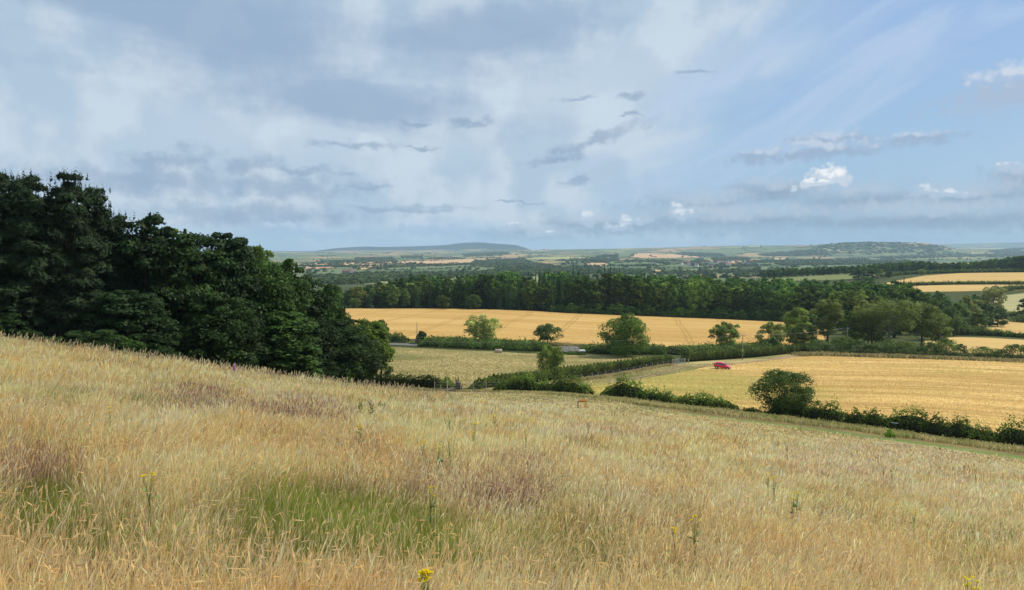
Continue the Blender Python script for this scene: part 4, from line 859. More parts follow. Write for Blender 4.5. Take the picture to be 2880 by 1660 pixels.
def lodm(seed, H, R, col, nq, leaf):
    rng = np.random.default_rng(seed); d = unit(rng.normal(size=(nq, 3))); d[:, 2] = np.abs(d[:, 2]) * 1.0; P = d * np.array([R, R, H * 0.6]) * rng.uniform(0.6, 1.0, (nq, 1)) + np.array([0, 0, H * 0.35]); P[:, 2] *= rng.uniform(0.5, 1, nq)
    V = leaf_quads(P, unit(d + rng.normal(size=(nq, 3)) * 0.35 + np.array([0, 0, .2])), leaf * rng.uniform(0.7, 1.3, nq), 0.8, rng)
    return V, np.arange(4 * nq).reshape(-1, 4), np.repeat(np.array([col]) * rng.uniform(0.75, 1.25, (nq, 1)), 4, 0), np.zeros(nq, int)
LOD = {'a': lodm(1, 12, 6.5, (0.060, 0.098, 0.044), 60, 2.6), 'b': lodm(2, 12, 7.5, (0.078, 0.118, 0.050), 60, 2.8), 'c': lodm(3, 12, 6, (0.050, 0.084, 0.044), 60, 2.6)}
for k in LOD: LOD[k] = (LOD[k][0] / 1.0, *LOD[k][1:])
far = []
def ft(x, y, H, w=1.0): far.append(('abc'[rng0.randrange(3)], x, y, float(zf(x, y)) - 1.0, H / 12.0, w, rng0.uniform(0, 6.28)))
def far_line(lo, hi_, a, b, step=9.0, H=(5, 9), w=1.3, gap=0.1):
    p, q = hit(*a, lo, hi_), hit(*b, lo, hi_); L = math.hypot(q[0] - p[0], q[1] - p[1]); n = max(2, int(L / step))
    for i in range(n):
        if rng0.random() < gap: continue
        k = i / n; ft(p[0] + (q[0] - p[0]) * k + rng0.uniform(-3, 3), p[1] + (q[1] - p[1]) * k + rng0.uniform(-3, 3), rng0.uniform(*H), w)
def far_patch(lo, hi_, pts, step=16, H=(10, 15), w=1.3):
    P = [hit(px, py, lo, hi_) for px, py in pts]; xs = [p[0] for p in P]; ys = [p[1] for p in P]; n = int((max(xs) - min(xs)) * (max(ys) - min(ys)) / step ** 2); n = min(n, 3500)
    for _ in range(n):
        x, y = rng0.uniform(min(xs), max(xs)), rng0.uniform(min(ys), max(ys)); c = False
        for i in range(len(P)):
            x1, y1, x2, y2 = P[i][0], P[i][1], P[(i + 1) % len(P)][0], P[(i + 1) % len(P)][1]
            if (y1 > y) != (y2 > y) and x < (x2 - x1) * (y - y1) / (y2 - y1) + x1: c = not c
        if c: ft(x, y, rng0.uniform(*H), w)
for f_ in FARF:                                                     # hedges round the traced fields
    pts = f_[3]; n = len(pts)
    for i in range(n): far_line(f_[1], f_[2], pts[i], pts[(i + 1) % n], 11, (3.5, 7), 1.3, 0.15)
for lo, hi_, a, b in [(2000, 6000, (850, 749), (1010, 752)), (2000, 6000, (900, 737), (1110, 732)), (2000, 6000, (880, 752), (1250, 748)), (2000, 6000, (1060, 755), (1330, 744)), (2000, 6000, (870, 743), (1200, 744)),
                      (1500, 5000, (1400, 757), (1700, 752)), (1500, 5000, (1700, 748), (1850, 749)), (1500, 5000, (1760, 735), (1880, 742)), (1500, 5000, (1730, 741), (1900, 733)), (1200, 4000, (1850, 772), (2130, 765)), (1200, 4000, (1880, 768), (2100, 763))]:
    far_line(lo, hi_, a, b, 10, (6, 13), 1.4, 0.05)
PATCH = [(1050, 2200, [(800, 806), (880, 782), (1000, 772), (1160, 768), (1160, 785), (1000, 800)], 15),  # woods: near limit, far limit, outline, tree height
 (1300, 3500, [(950, 792), (1000, 784), (1150, 772), (1330, 767), (1500, 768), (1500, 778), (1300, 782), (1100, 792)], 22),
 (2400, 6000, [(1320, 745), (1340, 736), (1400, 730), (1470, 728), (1500, 740), (1560, 748), (1480, 755), (1380, 757)], 24),
 (3000, 7500, [(1670, 726), (1700, 716), (1735, 720), (1740, 735), (1700, 740), (1640, 736), (1560, 733)], 26),
 (3000, 7500, [(1000, 727), (1100, 724), (1110, 731), (1020, 733)], 24), (3000, 7000, [(930, 737), (1100, 732), (1115, 735), (960, 739)], 18), (3000, 7500, [(1130, 721), (1190, 720), (1185, 725), (1130, 726)], 22),
 (3000, 7500, [(1300, 715), (1420, 708), (1440, 716), (1310, 722)], 24), (3000, 7500, [(1200, 728), (1260, 724), (1310, 728), (1220, 730)], 18),
 (2000, 6000, [(1940, 742), (1960, 730), (1985, 735), (1990, 746), (1950, 750)], 14), (3000, 8000, [(1900, 716), (1960, 722), (2040, 722), (2030, 714), (1920, 710)], 20),
 (3500, 8000, [(2000, 726), (2100, 724), (2110, 732), (2010, 735)], 20), (3500, 8000, [(2130, 716), (2200, 708), (2330, 714), (2340, 720), (2150, 721)], 22),
 (5600, 8000, [(2240, 712), (2300, 695), (2440, 688), (2600, 688), (2650, 694), (2690, 706), (2600, 712), (2400, 715), (2320, 712)], 40),
 (2500, 6500, [(2180, 742), (2420, 736), (2560, 732), (2560, 742), (2200, 748)], 24), (1600, 5000, [(1370, 762), (1480, 757), (1700, 758), (1820, 762), (1820, 772), (1600, 772), (1400, 772)], 18), (2000, 6000, [(2000, 748), (2130, 745), (2130, 749), (2010, 752)], 18),
 (2500, 7000, [(2440, 724), (2560, 716), (2700, 712), (2800, 716), (2900, 712), (2900, 722), (2700, 724), (2500, 730)], 26), (3000, 9000, [(2780, 706), (2880, 700), (3000, 700), (3000, 712), (2800, 714)], 30), (3000, 9000, [(2100, 735), (2440, 728), (2440, 733), (2110, 741)], 24)]
for lo, hi_, pts, st in PATCH: far_patch(lo, hi_, pts, st, (6.5, 11), st / 12.0)
for _ in range(520):                                             # scattered hedgerow trees over the whole valley
    u = rng0.uniform(-0.28, 0.72); y = math.exp(rng0.uniform(math.log(1300), math.log(9500))); x = u * y
    k = rng0.randrange(1, 6); dx, dy = rng0.uniform(-1, 1), rng0.uniform(-0.5, 0.5)
    for j in range(k): ft(x + dx * 22 * j, y + dy * 22 * j, rng0.uniform(6, 12), 1.2)
merge_stuff('hedgerow_trees', far, 'countless trees and hedges of the far valley', LOD)
# ---------------------------------------------------------------- a village, a mast
M_WALL = plain('render_wall', (0.62, 0.56, 0.48), 0.9); M_BRICK = plain('brick_wall', (0.36, 0.21, 0.15), 0.9); M_WHITE = plain('white_wall', (0.85, 0.85, 0.83), 0.8, var=0.03)
M_SLATE = plain('slate_roof', (0.16, 0.15, 0.16), 0.7); M_TILE = plain('tile_roof', (0.28, 0.15, 0.10), 0.8); M_WIN = plain('window_glass', (0.04, 0.05, 0.06), 0.2, spec=0.6)
def house(px, py, lo, hi_, w, dp, h, wall, roof, label, rz=0.0, group='houses of the far village'):
    x, y, z = hit(px, py, lo, hi_); root = empty('house', (x, y, z), rz, label, 'house', group)
    b = MB(); b.box((0, 0, h / 2 - 0.5), (w, dp, h + 1)); b.poly([(-w / 2, -dp / 2, h), (-w / 2, dp / 2, h), (-w / 2, 0, h + dp * 0.42)][::-1]); b.poly([(w / 2, -dp / 2, h), (w / 2, dp / 2, h), (w / 2, 0, h + dp * 0.42)]); b.build('wall', wall, root)
    r = MB(); e = 0.4; rh = dp * 0.42
    for s in (-1, 1):
        r.poly([(-w / 2 - e, s * (dp / 2 + e), h - e * 0.5), (w / 2 + e, s * (dp / 2 + e), h - e * 0.5), (w / 2 + e, 0, h + rh + 0.15), (-w / 2 - e, 0, h + rh + 0.15)][::-s]); r.poly([(-w / 2 - e, s * (dp / 2 + e), h - e * 0.5 + 0.25), (w / 2 + e, s * (dp / 2 + e), h - e * 0.5 + 0.25), (w / 2 + e, 0, h + rh + 0.4), (-w / 2 - e, 0, h + rh + 0.4)][::s])
    rf = r.build('roof', roof, root); c = MB(); c.box((w * 0.3, 0, h + rh + 0.5), (0.9, 0.7, 1.8)); c.build('chimney', M_BRICK, rf)
    n = max(2, int(w / 3.2)); wm = MB()
    for i in range(n):
        for zz in ((1.4, 4.0) if h > 4.5 else (1.5,)): wm.box((-w / 2 + (i + 0.5) * w / n, -dp / 2 - 0.02, zz), (1.1, 0.1, 1.2))
    wm.build('window', M_WIN, root); return root
hs = [(1255, 727, 3500, 6500, 26, 14, 11, M_WHITE, M_SLATE, 'large white farmhouse alone above the tan fields on the left', None), (1262, 728, 3400, 6400, 18, 10, 7, M_WHITE, M_SLATE, 'lower white barn beside the large white farmhouse', None),
      (992, 768, 1500, 4000, 12, 8, 5, M_WHITE, M_TILE, 'small white house among trees below the left hand fields', None), (975, 768, 1500, 4000, 22, 9, 5, M_BRICK, M_TILE, 'long brick barn left of the small white house', None),
      (1712, 729, 2500, 6000, 14, 9, 6, M_WHITE, M_SLATE, 'lone white house in front of the dark hill wood', None), (2876, 706, 4000, 9000, 22, 14, 10, M_WHITE, M_SLATE, 'white house among trees near the right edge', None)]
for px, py, lo, hi_, w, dp, h, wl, rf, lab, g in hs: house(px, py, lo, hi_, w, dp, h, wl, rf, lab, rng0.uniform(-0.5, 0.5), g)
for i in range(34):
    px = rng0.gauss(2010, 60) if i < 24 else rng0.uniform(2160, 2560); py = (rng0.uniform(738, 752) if i < 24 else rng0.uniform(724, 735)); s = rng0.uniform(0.9, 1.5)
    o_ = house(px, py, 2200, 5500, 11 * s, 8 * s, 6 * s, (M_WALL, M_WHITE, M_BRICK)[i % 3], (M_SLATE, M_TILE)[i % 2], 'small house of the far village in the valley', rng0.uniform(-1, 1), 'houses of the far village'); RELAB.append((o_, px, i, 'house'))
x, y, z = hit(1331, 684, 11000, 13500); mb = MB(); mb.tube([(0, 0, -2), (0, 0, 30), (0, 0, 52)], [2.2, 1.6, 0.8], 6); mb.box((0, 0, 20), (7, 7, 1)); mb.box((0, 0, 34), (5, 5, 1))
tag(mb.build('radio_mast', plain('mast_grey', (0.3, 0.3, 0.32), 0.6), None, (x, y, z)), 'tall radio mast on the summit of the blue hill', 'mast')
# ---------------------------------------------------------------- hedges
def WL(*l): return dense([at(px, d) for px, d in l], 5)
HG = (0.095, 0.145, 0.038); HB = (0.115, 0.175, 0.045)
hedge('hedge', 'wild hedge in front of the gap, left of the gold field corner', WL((1392, 107), (1500, 105), (1600, 104), (1664, 102)), 2.2, [1.7] * 4 + [2.3] * 8 + [2.0] * 4, 0.13, 130, 3, HB, group='near hedges below the grass slope')
hedge('hedge', 'long wild hedge between the two gaps, below the golden field', WL((1694, 101), (1760, 99.5), (1850, 98), (1950, 96), (2078, 94)), 2.2, [1.8, 2.3, 2.4, 2.3, 2.2, 2.1, 2.0, 2.0, 1.9, 1.8, 1.7, 1.6, 1.5, 1.5, 1.4, 1.4, 1.3, 1.3, 1.2, 1.2, 1.1], 0.13, 130, 4, HB, group='near hedges below the grass slope')
hedge('hedge', 'straggly hedge running from the lone tree to the right edge of the photo', WL((2150, 91.5), (2260, 90), (2400, 87), (2550, 84), (2700, 80.5), (2880, 76.5), (3200, 71)), 2.0, [1.6, 1.8, 2.0, 2.1, 2.0, 1.9, 1.5, 1.5, 2.0, 2.1, 1.9, 1.8, 1.7, 1.6, 1.9, 2.2, 1.7, 1.8, 2.0, 2.2, 2.2, 2.1, 2.0, 2.0, 2.1, 2.1, 2.1, 2.1, 2.1, 2.1, 2.1], 0.12, 130, 5, HG, group='near hedges below the grass slope', rough_=0.5)
hedge('hedge', 'small scrubby hedge piece just left of the lone hedge tree', WL((2092, 94), (2142, 93)), 1.6, 1.0, 0.12, 130, 6, HB)
hedge('clipped_hedge', 'clipped hedge with a shaded front curving up to the field gate', WL((1336, 113.5), (1400, 120), (1500, 134), (1620, 152), (1750, 170), (1840, 180), (1892, 187)), 1.9, [1.5] * 5 + [1.8] * 8 + [2.2] * 20, 0.15, 120, 7, (0.075, 0.110, 0.030), box=True, rough_=0.05, tips=0.03)
hedge('clipped_hedge', 'low hedge behind the short fence at the left, grass growing over its top', WL((1010, 112), (1100, 112), (1200, 111), (1262, 110)), 2.0, 1.75, 0.14, 120, 8, (0.042, 0.066, 0.020), rough_=0.08)
hedge('hedge', 'leafy corner bush on the left hedge beside the dead stump', WL((1232, 109.5), (1284, 109)), 1.8, 2.4, 0.14, 140, 9, HB)
hedge('hedge', 'ferny clump filling the gap behind the wire fence', WL((1312, 108), (1338, 108.5)), 1.6, 1.0, 0.12, 120, 10, (0.05, 0.10, 0.03))
hedge('clipped_hedge', 'clipped hedge with a dark front running right from the field gate', WL((1920, 191), (1990, 198), (2060, 206), (2130, 214), (2200, 224), (2262, 233)), 2.6, 2.4, 0.17, 100, 11, (0.075, 0.110, 0.030), box=True, rough_=0.05, tips=0.03)
hedge('fern_bank', 'broad bank of ferns and brambles between the pasture and the wheat field', WL((1186, 231), (1280, 230), (1400, 230), (1480, 230), (1552, 231)), 13.0, 2.3, 0.26, 26, 12, (0.075, 0.130, 0.038), cat='bank', rough_=0.12)
hedge('fern_bank', 'brambly bank round the foot of the big middle tree', WL((1668, 231), (1720, 226), (1800, 228), (1880, 226)), 13.0, 2.5, 0.26, 28, 13, (0.070, 0.125, 0.036), cat='bank', rough_=0.15)
hedge('fern_bank', 'fern bank behind the clipped hedge on the right of the gate', WL((1880, 224), (1960, 228), (2040, 234), (2120, 240), (2200, 246)), 11.0, 2.3, 0.26, 28, 14, (0.085, 0.135, 0.040), cat='bank', rough_=0.12)
hedge('hedge', 'far hedge left of the lane gap, beside the ivy covered tree', WL((1020, 238), (1080, 237), (1148, 236)), 5.0, 2.6, 0.25, 40, 15, HG)
hedge('fern_bank', 'low brambles below the collapsed shed roof', WL((1575, 219), (1650, 218)), 3.0, 0.8, 0.24, 50, 16, (0.070, 0.125, 0.036), cat='bank')
hedge('hedge', 'hedge line between the lower and upper gold fields on the right', WL((2620, 318), (2680, 322), (2740, 325), (2800, 326), (2880, 322), (3100, 316)), 4.0, [4.2, 4.2, 4, 4, 4, 4, 4, 3.8, 3.6, 3.6, 3.5, 3.3, 3.2, 3, 3, 2.8, 2.6, 2.2, 2.0, 1.8, 1.8, 1.8, 1.8, 1.8, 1.8, 1.8], 0.32, 26, 17, HG, rough_=0.2)
hedge('hedge', 'rough weedy hedge along the far edge of the golden field', WL((2330, 224), (2420, 219), (2560, 216), (2700, 214), (2880, 212), (3100, 210)), 2.6, 1.5, 0.2, 50, 18, (0.06, 0.08, 0.03), rough_=0.3)
hedge('hedge', 'straight dark hedge between the two far gold fields', WL((2530, 705), (2650, 705), (2760, 705), (2880, 705), (3200, 705)), 4.0, 3.0, 0.6, 8, 19, HG, rough_=0.15)
hedge('hedge', 'dark hedge along the top of the far gold field', WL((2480, 865), (2560, 905), (2700, 912), (2880, 918), (3200, 918)), 5.0, 3.5, 0.7, 7, 20, HG, rough_=0.15)
hedge('hedge', 'hedge climbing to the right edge between the pale field and the gold field', WL((2770, 590), (2810, 630), (2840, 650), (2880, 655), (3100, 660)), 5.0, 3.5, 0.55, 9, 21, HG, rough_=0.2)
hedge('hedge', 'hedge across the green slope below the pale field', WL((2760, 470), (2820, 466), (2880, 455), (3100, 450)), 4.5, 3.0, 0.45, 14, 22, HG, rough_=0.25)
hedge('hedge', 'low green hedge at the foot of the plantation, right of the wheat crest', WL((1640, 401), (1750, 402), (1900, 403), (2050, 404), (2200, 400)), 3.5, 2.0, 0.4, 18, 23, (0.06, 0.09, 0.03), rough_=0.2)
# white flowering umbels in the near hedge, a bright green weed
# ---------------------------------------------------------------- fences
M_POST = plain('post_wood', (0.42, 0.37, 0.30), 0.9, var=0.2); M_OLD = plain('old_wood', (0.16, 0.12, 0.09), 0.95, var=0.3); M_WIRE = plain('fence_wire', (0.30, 0.30, 0.29), 0.5, 0.6, spec=0.5)
M_GALV = plain('galvanised_steel', (0.62, 0.64, 0.64), 0.45, 0.5, var=0.08, spec=0.5)
def fence(label, posts, h, r=0.055, wires=4, hs=None, netting=True):
    x0, y0, z0 = posts[0]; root = empty('wire_fence', (x0, y0, z0), 0, label, 'fence')
    pm = MB(); pm.tube([(0, 0, -0.3), (0, 0, h)], r, 6); pme = pm.mesh('post', [M_POST]); tops = []
    for i, (x, y, z) in enumerate(posts):
        k = (hs[i] if hs else 1.0); o = link('post', pme, root, (x - x0, y - y0, z - z0)); o.scale = (1 if k < 1.2 else 1.5, 1 if k < 1.2 else 1.5, k); o.rotation_euler = (rng0.uniform(-0.04, 0.04), rng0.uniform(-0.05, 0.05), 0)
    w = MB()
    for j in range(wires):
        zz = h * (0.2 + 0.72 * j / (wires - 1)); w.tube([(p[0] - x0, p[1] - y0 - r, p[2] - z0 + zz + (0 if q % 2 else 0.0)) for q, p in enumerate(posts)], 0.006, 3)
    w.build('wire', M_WIRE, root); return root
def foot(px, py, lo, hi_): return hit(px, py, lo, hi_)
fp = [at(px, d) for px, d in [(1614, 141), (1637, 144), (1665, 148), (1682, 151), (1703, 154), (1725, 157.5), (1743, 160), (1763, 163), (1782, 166), (1800, 169), (1818, 172), (1835, 174.5), (1850, 177), (1866, 179), (1879, 181), (1890, 182.5)]]
fence('post and wire fence climbing beside the clipped hedge to the gate', fp, 1.15)
fence('short post and wire fence in the gap at the foot of the grass slope', [at(px, d) for px, d in [(1223, 101.5), (1240, 102), (1258, 102.5), (1296, 104), (1332, 105), (1368, 106), (1402, 108)]], 1.45, hs=[1, 0.7, 1.3, 1, 1.05, 1.1, 1.1])
# rails, stump and rubbish in the gap
x, y, z = at(1252, 101.5); mb = MB(); mb.box((0, 0, 0.28), (2.2, 0.12, 0.10), 0.25, tilt=0.28); tag(mb.build('plank', M_POST, None, (x, y, z)), 'grey plank leaning on the thick post in the gap', 'plank')
x, y, z = at(1288, 105.5); root = empty('dead_stump', (x, y, z), 0, 'broken dead tree stump of splintered trunks beside the gap', 'stump')
mb = MB()
for a, l, rr in ((-0.25, 1.9, 0.16), (0.05, 2.1, 0.2), (0.3, 1.5, 0.12), (0.55, 1.1, 0.1)): mb.tube([(a * 0.8, 0, -0.2), (a * 0.9, 0.05, l * 0.5), (a * 1.2 + 0.03, 0, l)], [rr, rr * 0.85, rr * 0.45], 7)
mb.build('trunk', M_OLD, root, smooth=True)
x, y, z = at(1268, 103.5); mb = MB(); 
for i in range(7): mb.tube([(rng0.uniform(-0.9, 0.9), rng0.uniform(-0.3, 0.3), rng0.uniform(0.05, 0.3)), (rng0.uniform(-0.9, 0.9), rng0.uniform(-0.3, 0.3), rng0.uniform(0.1, 0.55))], rng0.uniform(0.05, 0.12), 6)
tag(mb.build('log_pile', M_OLD, None, (x, y, z)), 'pile of old logs and branches below the dead stump', 'log pile')
# field gate
gx0, gy0, gz0 = at(1898, 184); gx1, gy1, gz1 = at(1925, 184.5); ang = math.atan2(gy1 - gy0, gx1 - gx0); gl = math.hypot(gx1 - gx0, gy1 - gy0)
root = empty('field_gate', (gx0, gy0, gz0), ang, 'grey metal field gate standing between the two clipped hedges', 'gate')
fr = MB(); 
for zz in (0.25, 1.25): fr.tube([(0, 0, zz), (gl, 0, zz + 0.25 * (gz1 - gz0))], 0.035, 6)
for xx in (0.0, gl): fr.tube([(xx, 0, 0.25), (xx, 0, 1.25)], 0.035, 6)
fr.build('frame', M_GALV, root)
for zz in (0.42, 0.6, 0.8, 1.02): b = MB(); b.tube([(0, 0, zz), (gl, 0, zz)], 0.02, 5); b.build('rail', M_GALV, root)
for xx in (gl * 0.35, gl * 0.7): b = MB(); b.tube([(xx, 0.02, 0.25), (xx, 0.02, 1.25)], 0.02, 5); b.build('brace', M_GALV, root)
for px, d, hh, lab in ((1926.5, 184, 1.35, 'stout pale gate post at the right end of the metal gate'), (1936, 185, 1.15, 'plain pale post standing right of the gate against the hedge'), (1892, 182.8, 1.2, 'pale gate post at the left end of the metal gate')):
    x, y, z = at(px, d); b = MB(); b.box((0, 0, hh / 2 - 0.15), (0.17, 0.17, hh + 0.3)); b.poly([(-0.085, -0.085, hh), (0.085, -0.085, hh), (0.085, 0.085, hh + 0.04), (-0.085, 0.085, hh + 0.04)]); tag(b.build('gate_post', M_POST, None, (x, y, z)), lab, 'post')
x, y, z = at(1895.5, 181); b = MB(); b.tube([(0, 0, 0.9), (-0.5, 0.1, -0.1)], 0.06, 6); b.tube([(0, 0, 0.9), (0.25, 0.1, -0.1)], 0.06, 6); tag(b.build('stile', M_POST, None, (x, y, z)), 'small crossed timber brace beside the left gate post', 'timber brace')
# ---------------------------------------------------------------- utility poles
M_POLE = plain('pole_wood', (0.24, 0.21, 0.17), 0.9, var=0.2); M_INS = plain('insulator', (0.75, 0.75, 0.72), 0.4, var=0.03)
TOPS = {}
def upole(key, px, d, top_py, label, bar=1.5, r=0.13, rz=0.0, sign=False):
    x, y, z = at(px, d); h = float(t_of(top_py)) * y - z; root = empty('utility_pole', (x, y, z), rz, label, 'utility pole', 'utility poles')
    b = MB(); b.tube([(0, 0, -0.5), (0, 0, h)], [r, r * 0.75], 8); b.build('pole', M_POLE, root, smooth=True); TOPS[key] = (x, y, z + h)
    if bar:
        b = MB(); b.box((0, -0.15, h - 0.35), (bar, 0.1, 0.12)); b.build('crossarm', M_POLE, root)
        for s in (-bar * 0.45, 0, bar * 0.45): b = MB(); b.tube([(s, -0.15, h - 0.29), (s, -0.15, h - 0.08)], [0.05, 0.035], 6); b.build('insulator', M_INS, root)
    if sign: b = MB(); b.box((0, -r - 0.02, 2.6), (0.2, 0.03, 0.5)); b.build('sign_plate', plain('pole_plate', (0.72, 0.68, 0.5), 0.6), root)
upole('a', 2088, 199, 941, 'nearest utility pole with a crossarm, standing in the golden field by the hedge', 1.5, 0.13, 0.0, True)
upole('b', 1173, 231, 907, 'slim utility pole without crossarm beside the ivy covered tree', 0)
upole('c', 2382, 234, 921, 'utility pole in front of the tree between the olive tree and the spreading ash', 1.4, 0.13, 0.3)
upole('d', 2723, 355, 894, 'left of the three small poles in the right hand fields', 1.6, 0.14)
upole('e', 2779, 420, 883, 'middle of the three small poles in the right hand fields', 1.5, 0.14)
upole('f', 2819, 460, 873, 'right hand and tallest of the three small poles in the right hand fields', 1.0, 0.14)
def wire(a, b, sag, label, r=0.012):
    m = MB(); a = Vector(a); b = Vector(b); c = (a + b) / 2; m.tube([tuple(a.lerp(b, k / 16) - c + Vector((0, 0, -sag * 4 * (k / 16) * (1 - k / 16)))) for k in range(17)], r, 4)
    tag(m.build('power_line', M_WIRE, None, tuple(c)), label, 'power line')
ta = TOPS['a']; wx, wy, wz = at(1010, 196)
wire((ta[0], ta[1] - 0.15, ta[2] - 0.1), (wx, wy, float(t_of(957)) * wy), 1.2, 'thin overhead wire crossing the pasture from the nearest pole toward the wood', 0.014)
tc_ = TOPS['c']; wire((ta[0] + 0.3, ta[1], ta[2] - 0.1), (tc_[0], tc_[1], tc_[2] - 0.1), 0.6, 'thin overhead wire from the nearest pole to the pole by the trees', 0.009)
# ---------------------------------------------------------------- shed roof, trailer, bale
M_ASB = plain('weathered_roof_sheet', (0.155, 0.148, 0.13), 0.9, var=0.25, sc_=1.2); M_DARK = plain('dark_boards', (0.02, 0.02, 0.018), 0.9)
x, y, z = at(1600, 222); zt = float(t_of(976)) * y; hh = zt - z; root = empty('low_shed', (x, y, z), 0.0, 'low shed with a grey weathered roof sunk in the fern bank', 'shed')
b = MB(); n = 22; L_ = 6.0
for i in range(n):
    xa, xb = -L_ / 2 + i * L_ / n, -L_ / 2 + (i + 1) * L_ / n; za, zb = (0.05 if i % 2 else 0), (0 if i % 2 else 0.05); s = 0.10 * math.sin(i * 0.6)
    b.poly([(xa, -2.2, hh - 1.15 + za + s), (xb, -2.2, hh - 1.15 + zb + s), (xb, 1.6, hh + zb), (xa, 1.6, hh + za)]); b.poly([(xa, -2.2, hh - 1.23 + za + s), (xa, 1.6, hh - 0.08 + za), (xb, 1.6, hh - 0.08 + zb), (xb, -2.2, hh - 1.23 + zb + s)]); b.poly([(xa, -2.2, hh - 1.23 + za + s), (xb, -2.2, hh - 1.23 + zb + s), (xb, -2.2, hh - 1.15 + zb + s), (xa, -2.2, hh - 1.15 + za + s)])
b.build('roof', M_ASB, root)
b = MB(); b.box((0, 1.4, hh / 2 - 0.3), (L_ - 0.6, 0.15, hh - 0.5)); b.box((-L_ / 2 + 0.4, -0.3, hh / 2 - 0.6), (0.12, 3.2, hh - 1.2)); b.box((L_ / 2 - 0.4, -0.3, hh / 2 - 0.6), (0.12, 3.2, hh - 1.2)); b.build('wall', M_DARK, root)
for s in (-2.6, -1.5, 0.6, 2.8): b = MB(); b.box((s, -2.0, (hh - 1.3) / 2), (0.14, 0.14, hh - 1.25)); b.build('post', M_OLD, root)
x, y, z = at(1637, 221); zt = float(t_of(983)) * y; hh = zt - z; root = empty('box_trailer', (x, y, z), 0.05, 'small white topped trailer with brown sides beside the low shed', 'trailer')
M_WP = plain('white_panel', (0.82, 0.82, 0.80), 0.5, var=0.05); M_BR = plain('brown_panel', (0.20, 0.09, 0.07), 0.7)
b = MB(); b.box((0, 0, hh - 0.9), (1.75, 1.3, 0.62)); b.build('body', M_BR, root); b = MB(); b.box((0, 0, hh - 0.42), (1.95, 1.5, 0.30)); b.box((0, 0, hh - 0.22), (1.7, 1.2, 0.12)); b.build('lid', M_WP, root)
b = MB(); b.box((-0.75, -0.7, hh - 1.25), (0.10, 0.05, 0.55), 0.2); b.build('prop_leg', M_WP, root)
for s in (-0.45, 0.45):
    b = MB(); b.tube([(s, -0.62, hh - 1.35), (s, -0.45, hh - 1.35)], 0.26, 12); b.build('wheel', M_DARK, root)
x, y, z = at(1402, 216.5); root = empty('straw_bale', (x, y, z), 0.1, 'pale weathered round bale lying against the fern bank', 'bale')
b = MB(); b.tube([(-1.0, 0, 0.55), (-0.9, 0, 0.55), (0.9, 0, 0.55), (1.0, 0, 0.55)], [0.48, 0.58, 0.58, 0.48], 14); b.build('straw_roll', plain('old_straw', (0.40, 0.35, 0.24), 0.95, var=0.3, sc_=5), root, smooth=True)
b = MB()
for s in (-0.5, 0.0, 0.5): b.tube([(s - 0.02, 0, 0.55), (s + 0.02, 0, 0.55)], 0.595, 14)
b.build('twine', plain('twine', (0.30, 0.26, 0.18), 0.9), root)
# low rail by the lane, far left
fence('low rail fence beside the lane at the left, in front of the far hedge', [at(px, d) for px, d in [(1090, 226), (1108, 226.3), (1126, 226.6), (1144, 227)]], 0.9)
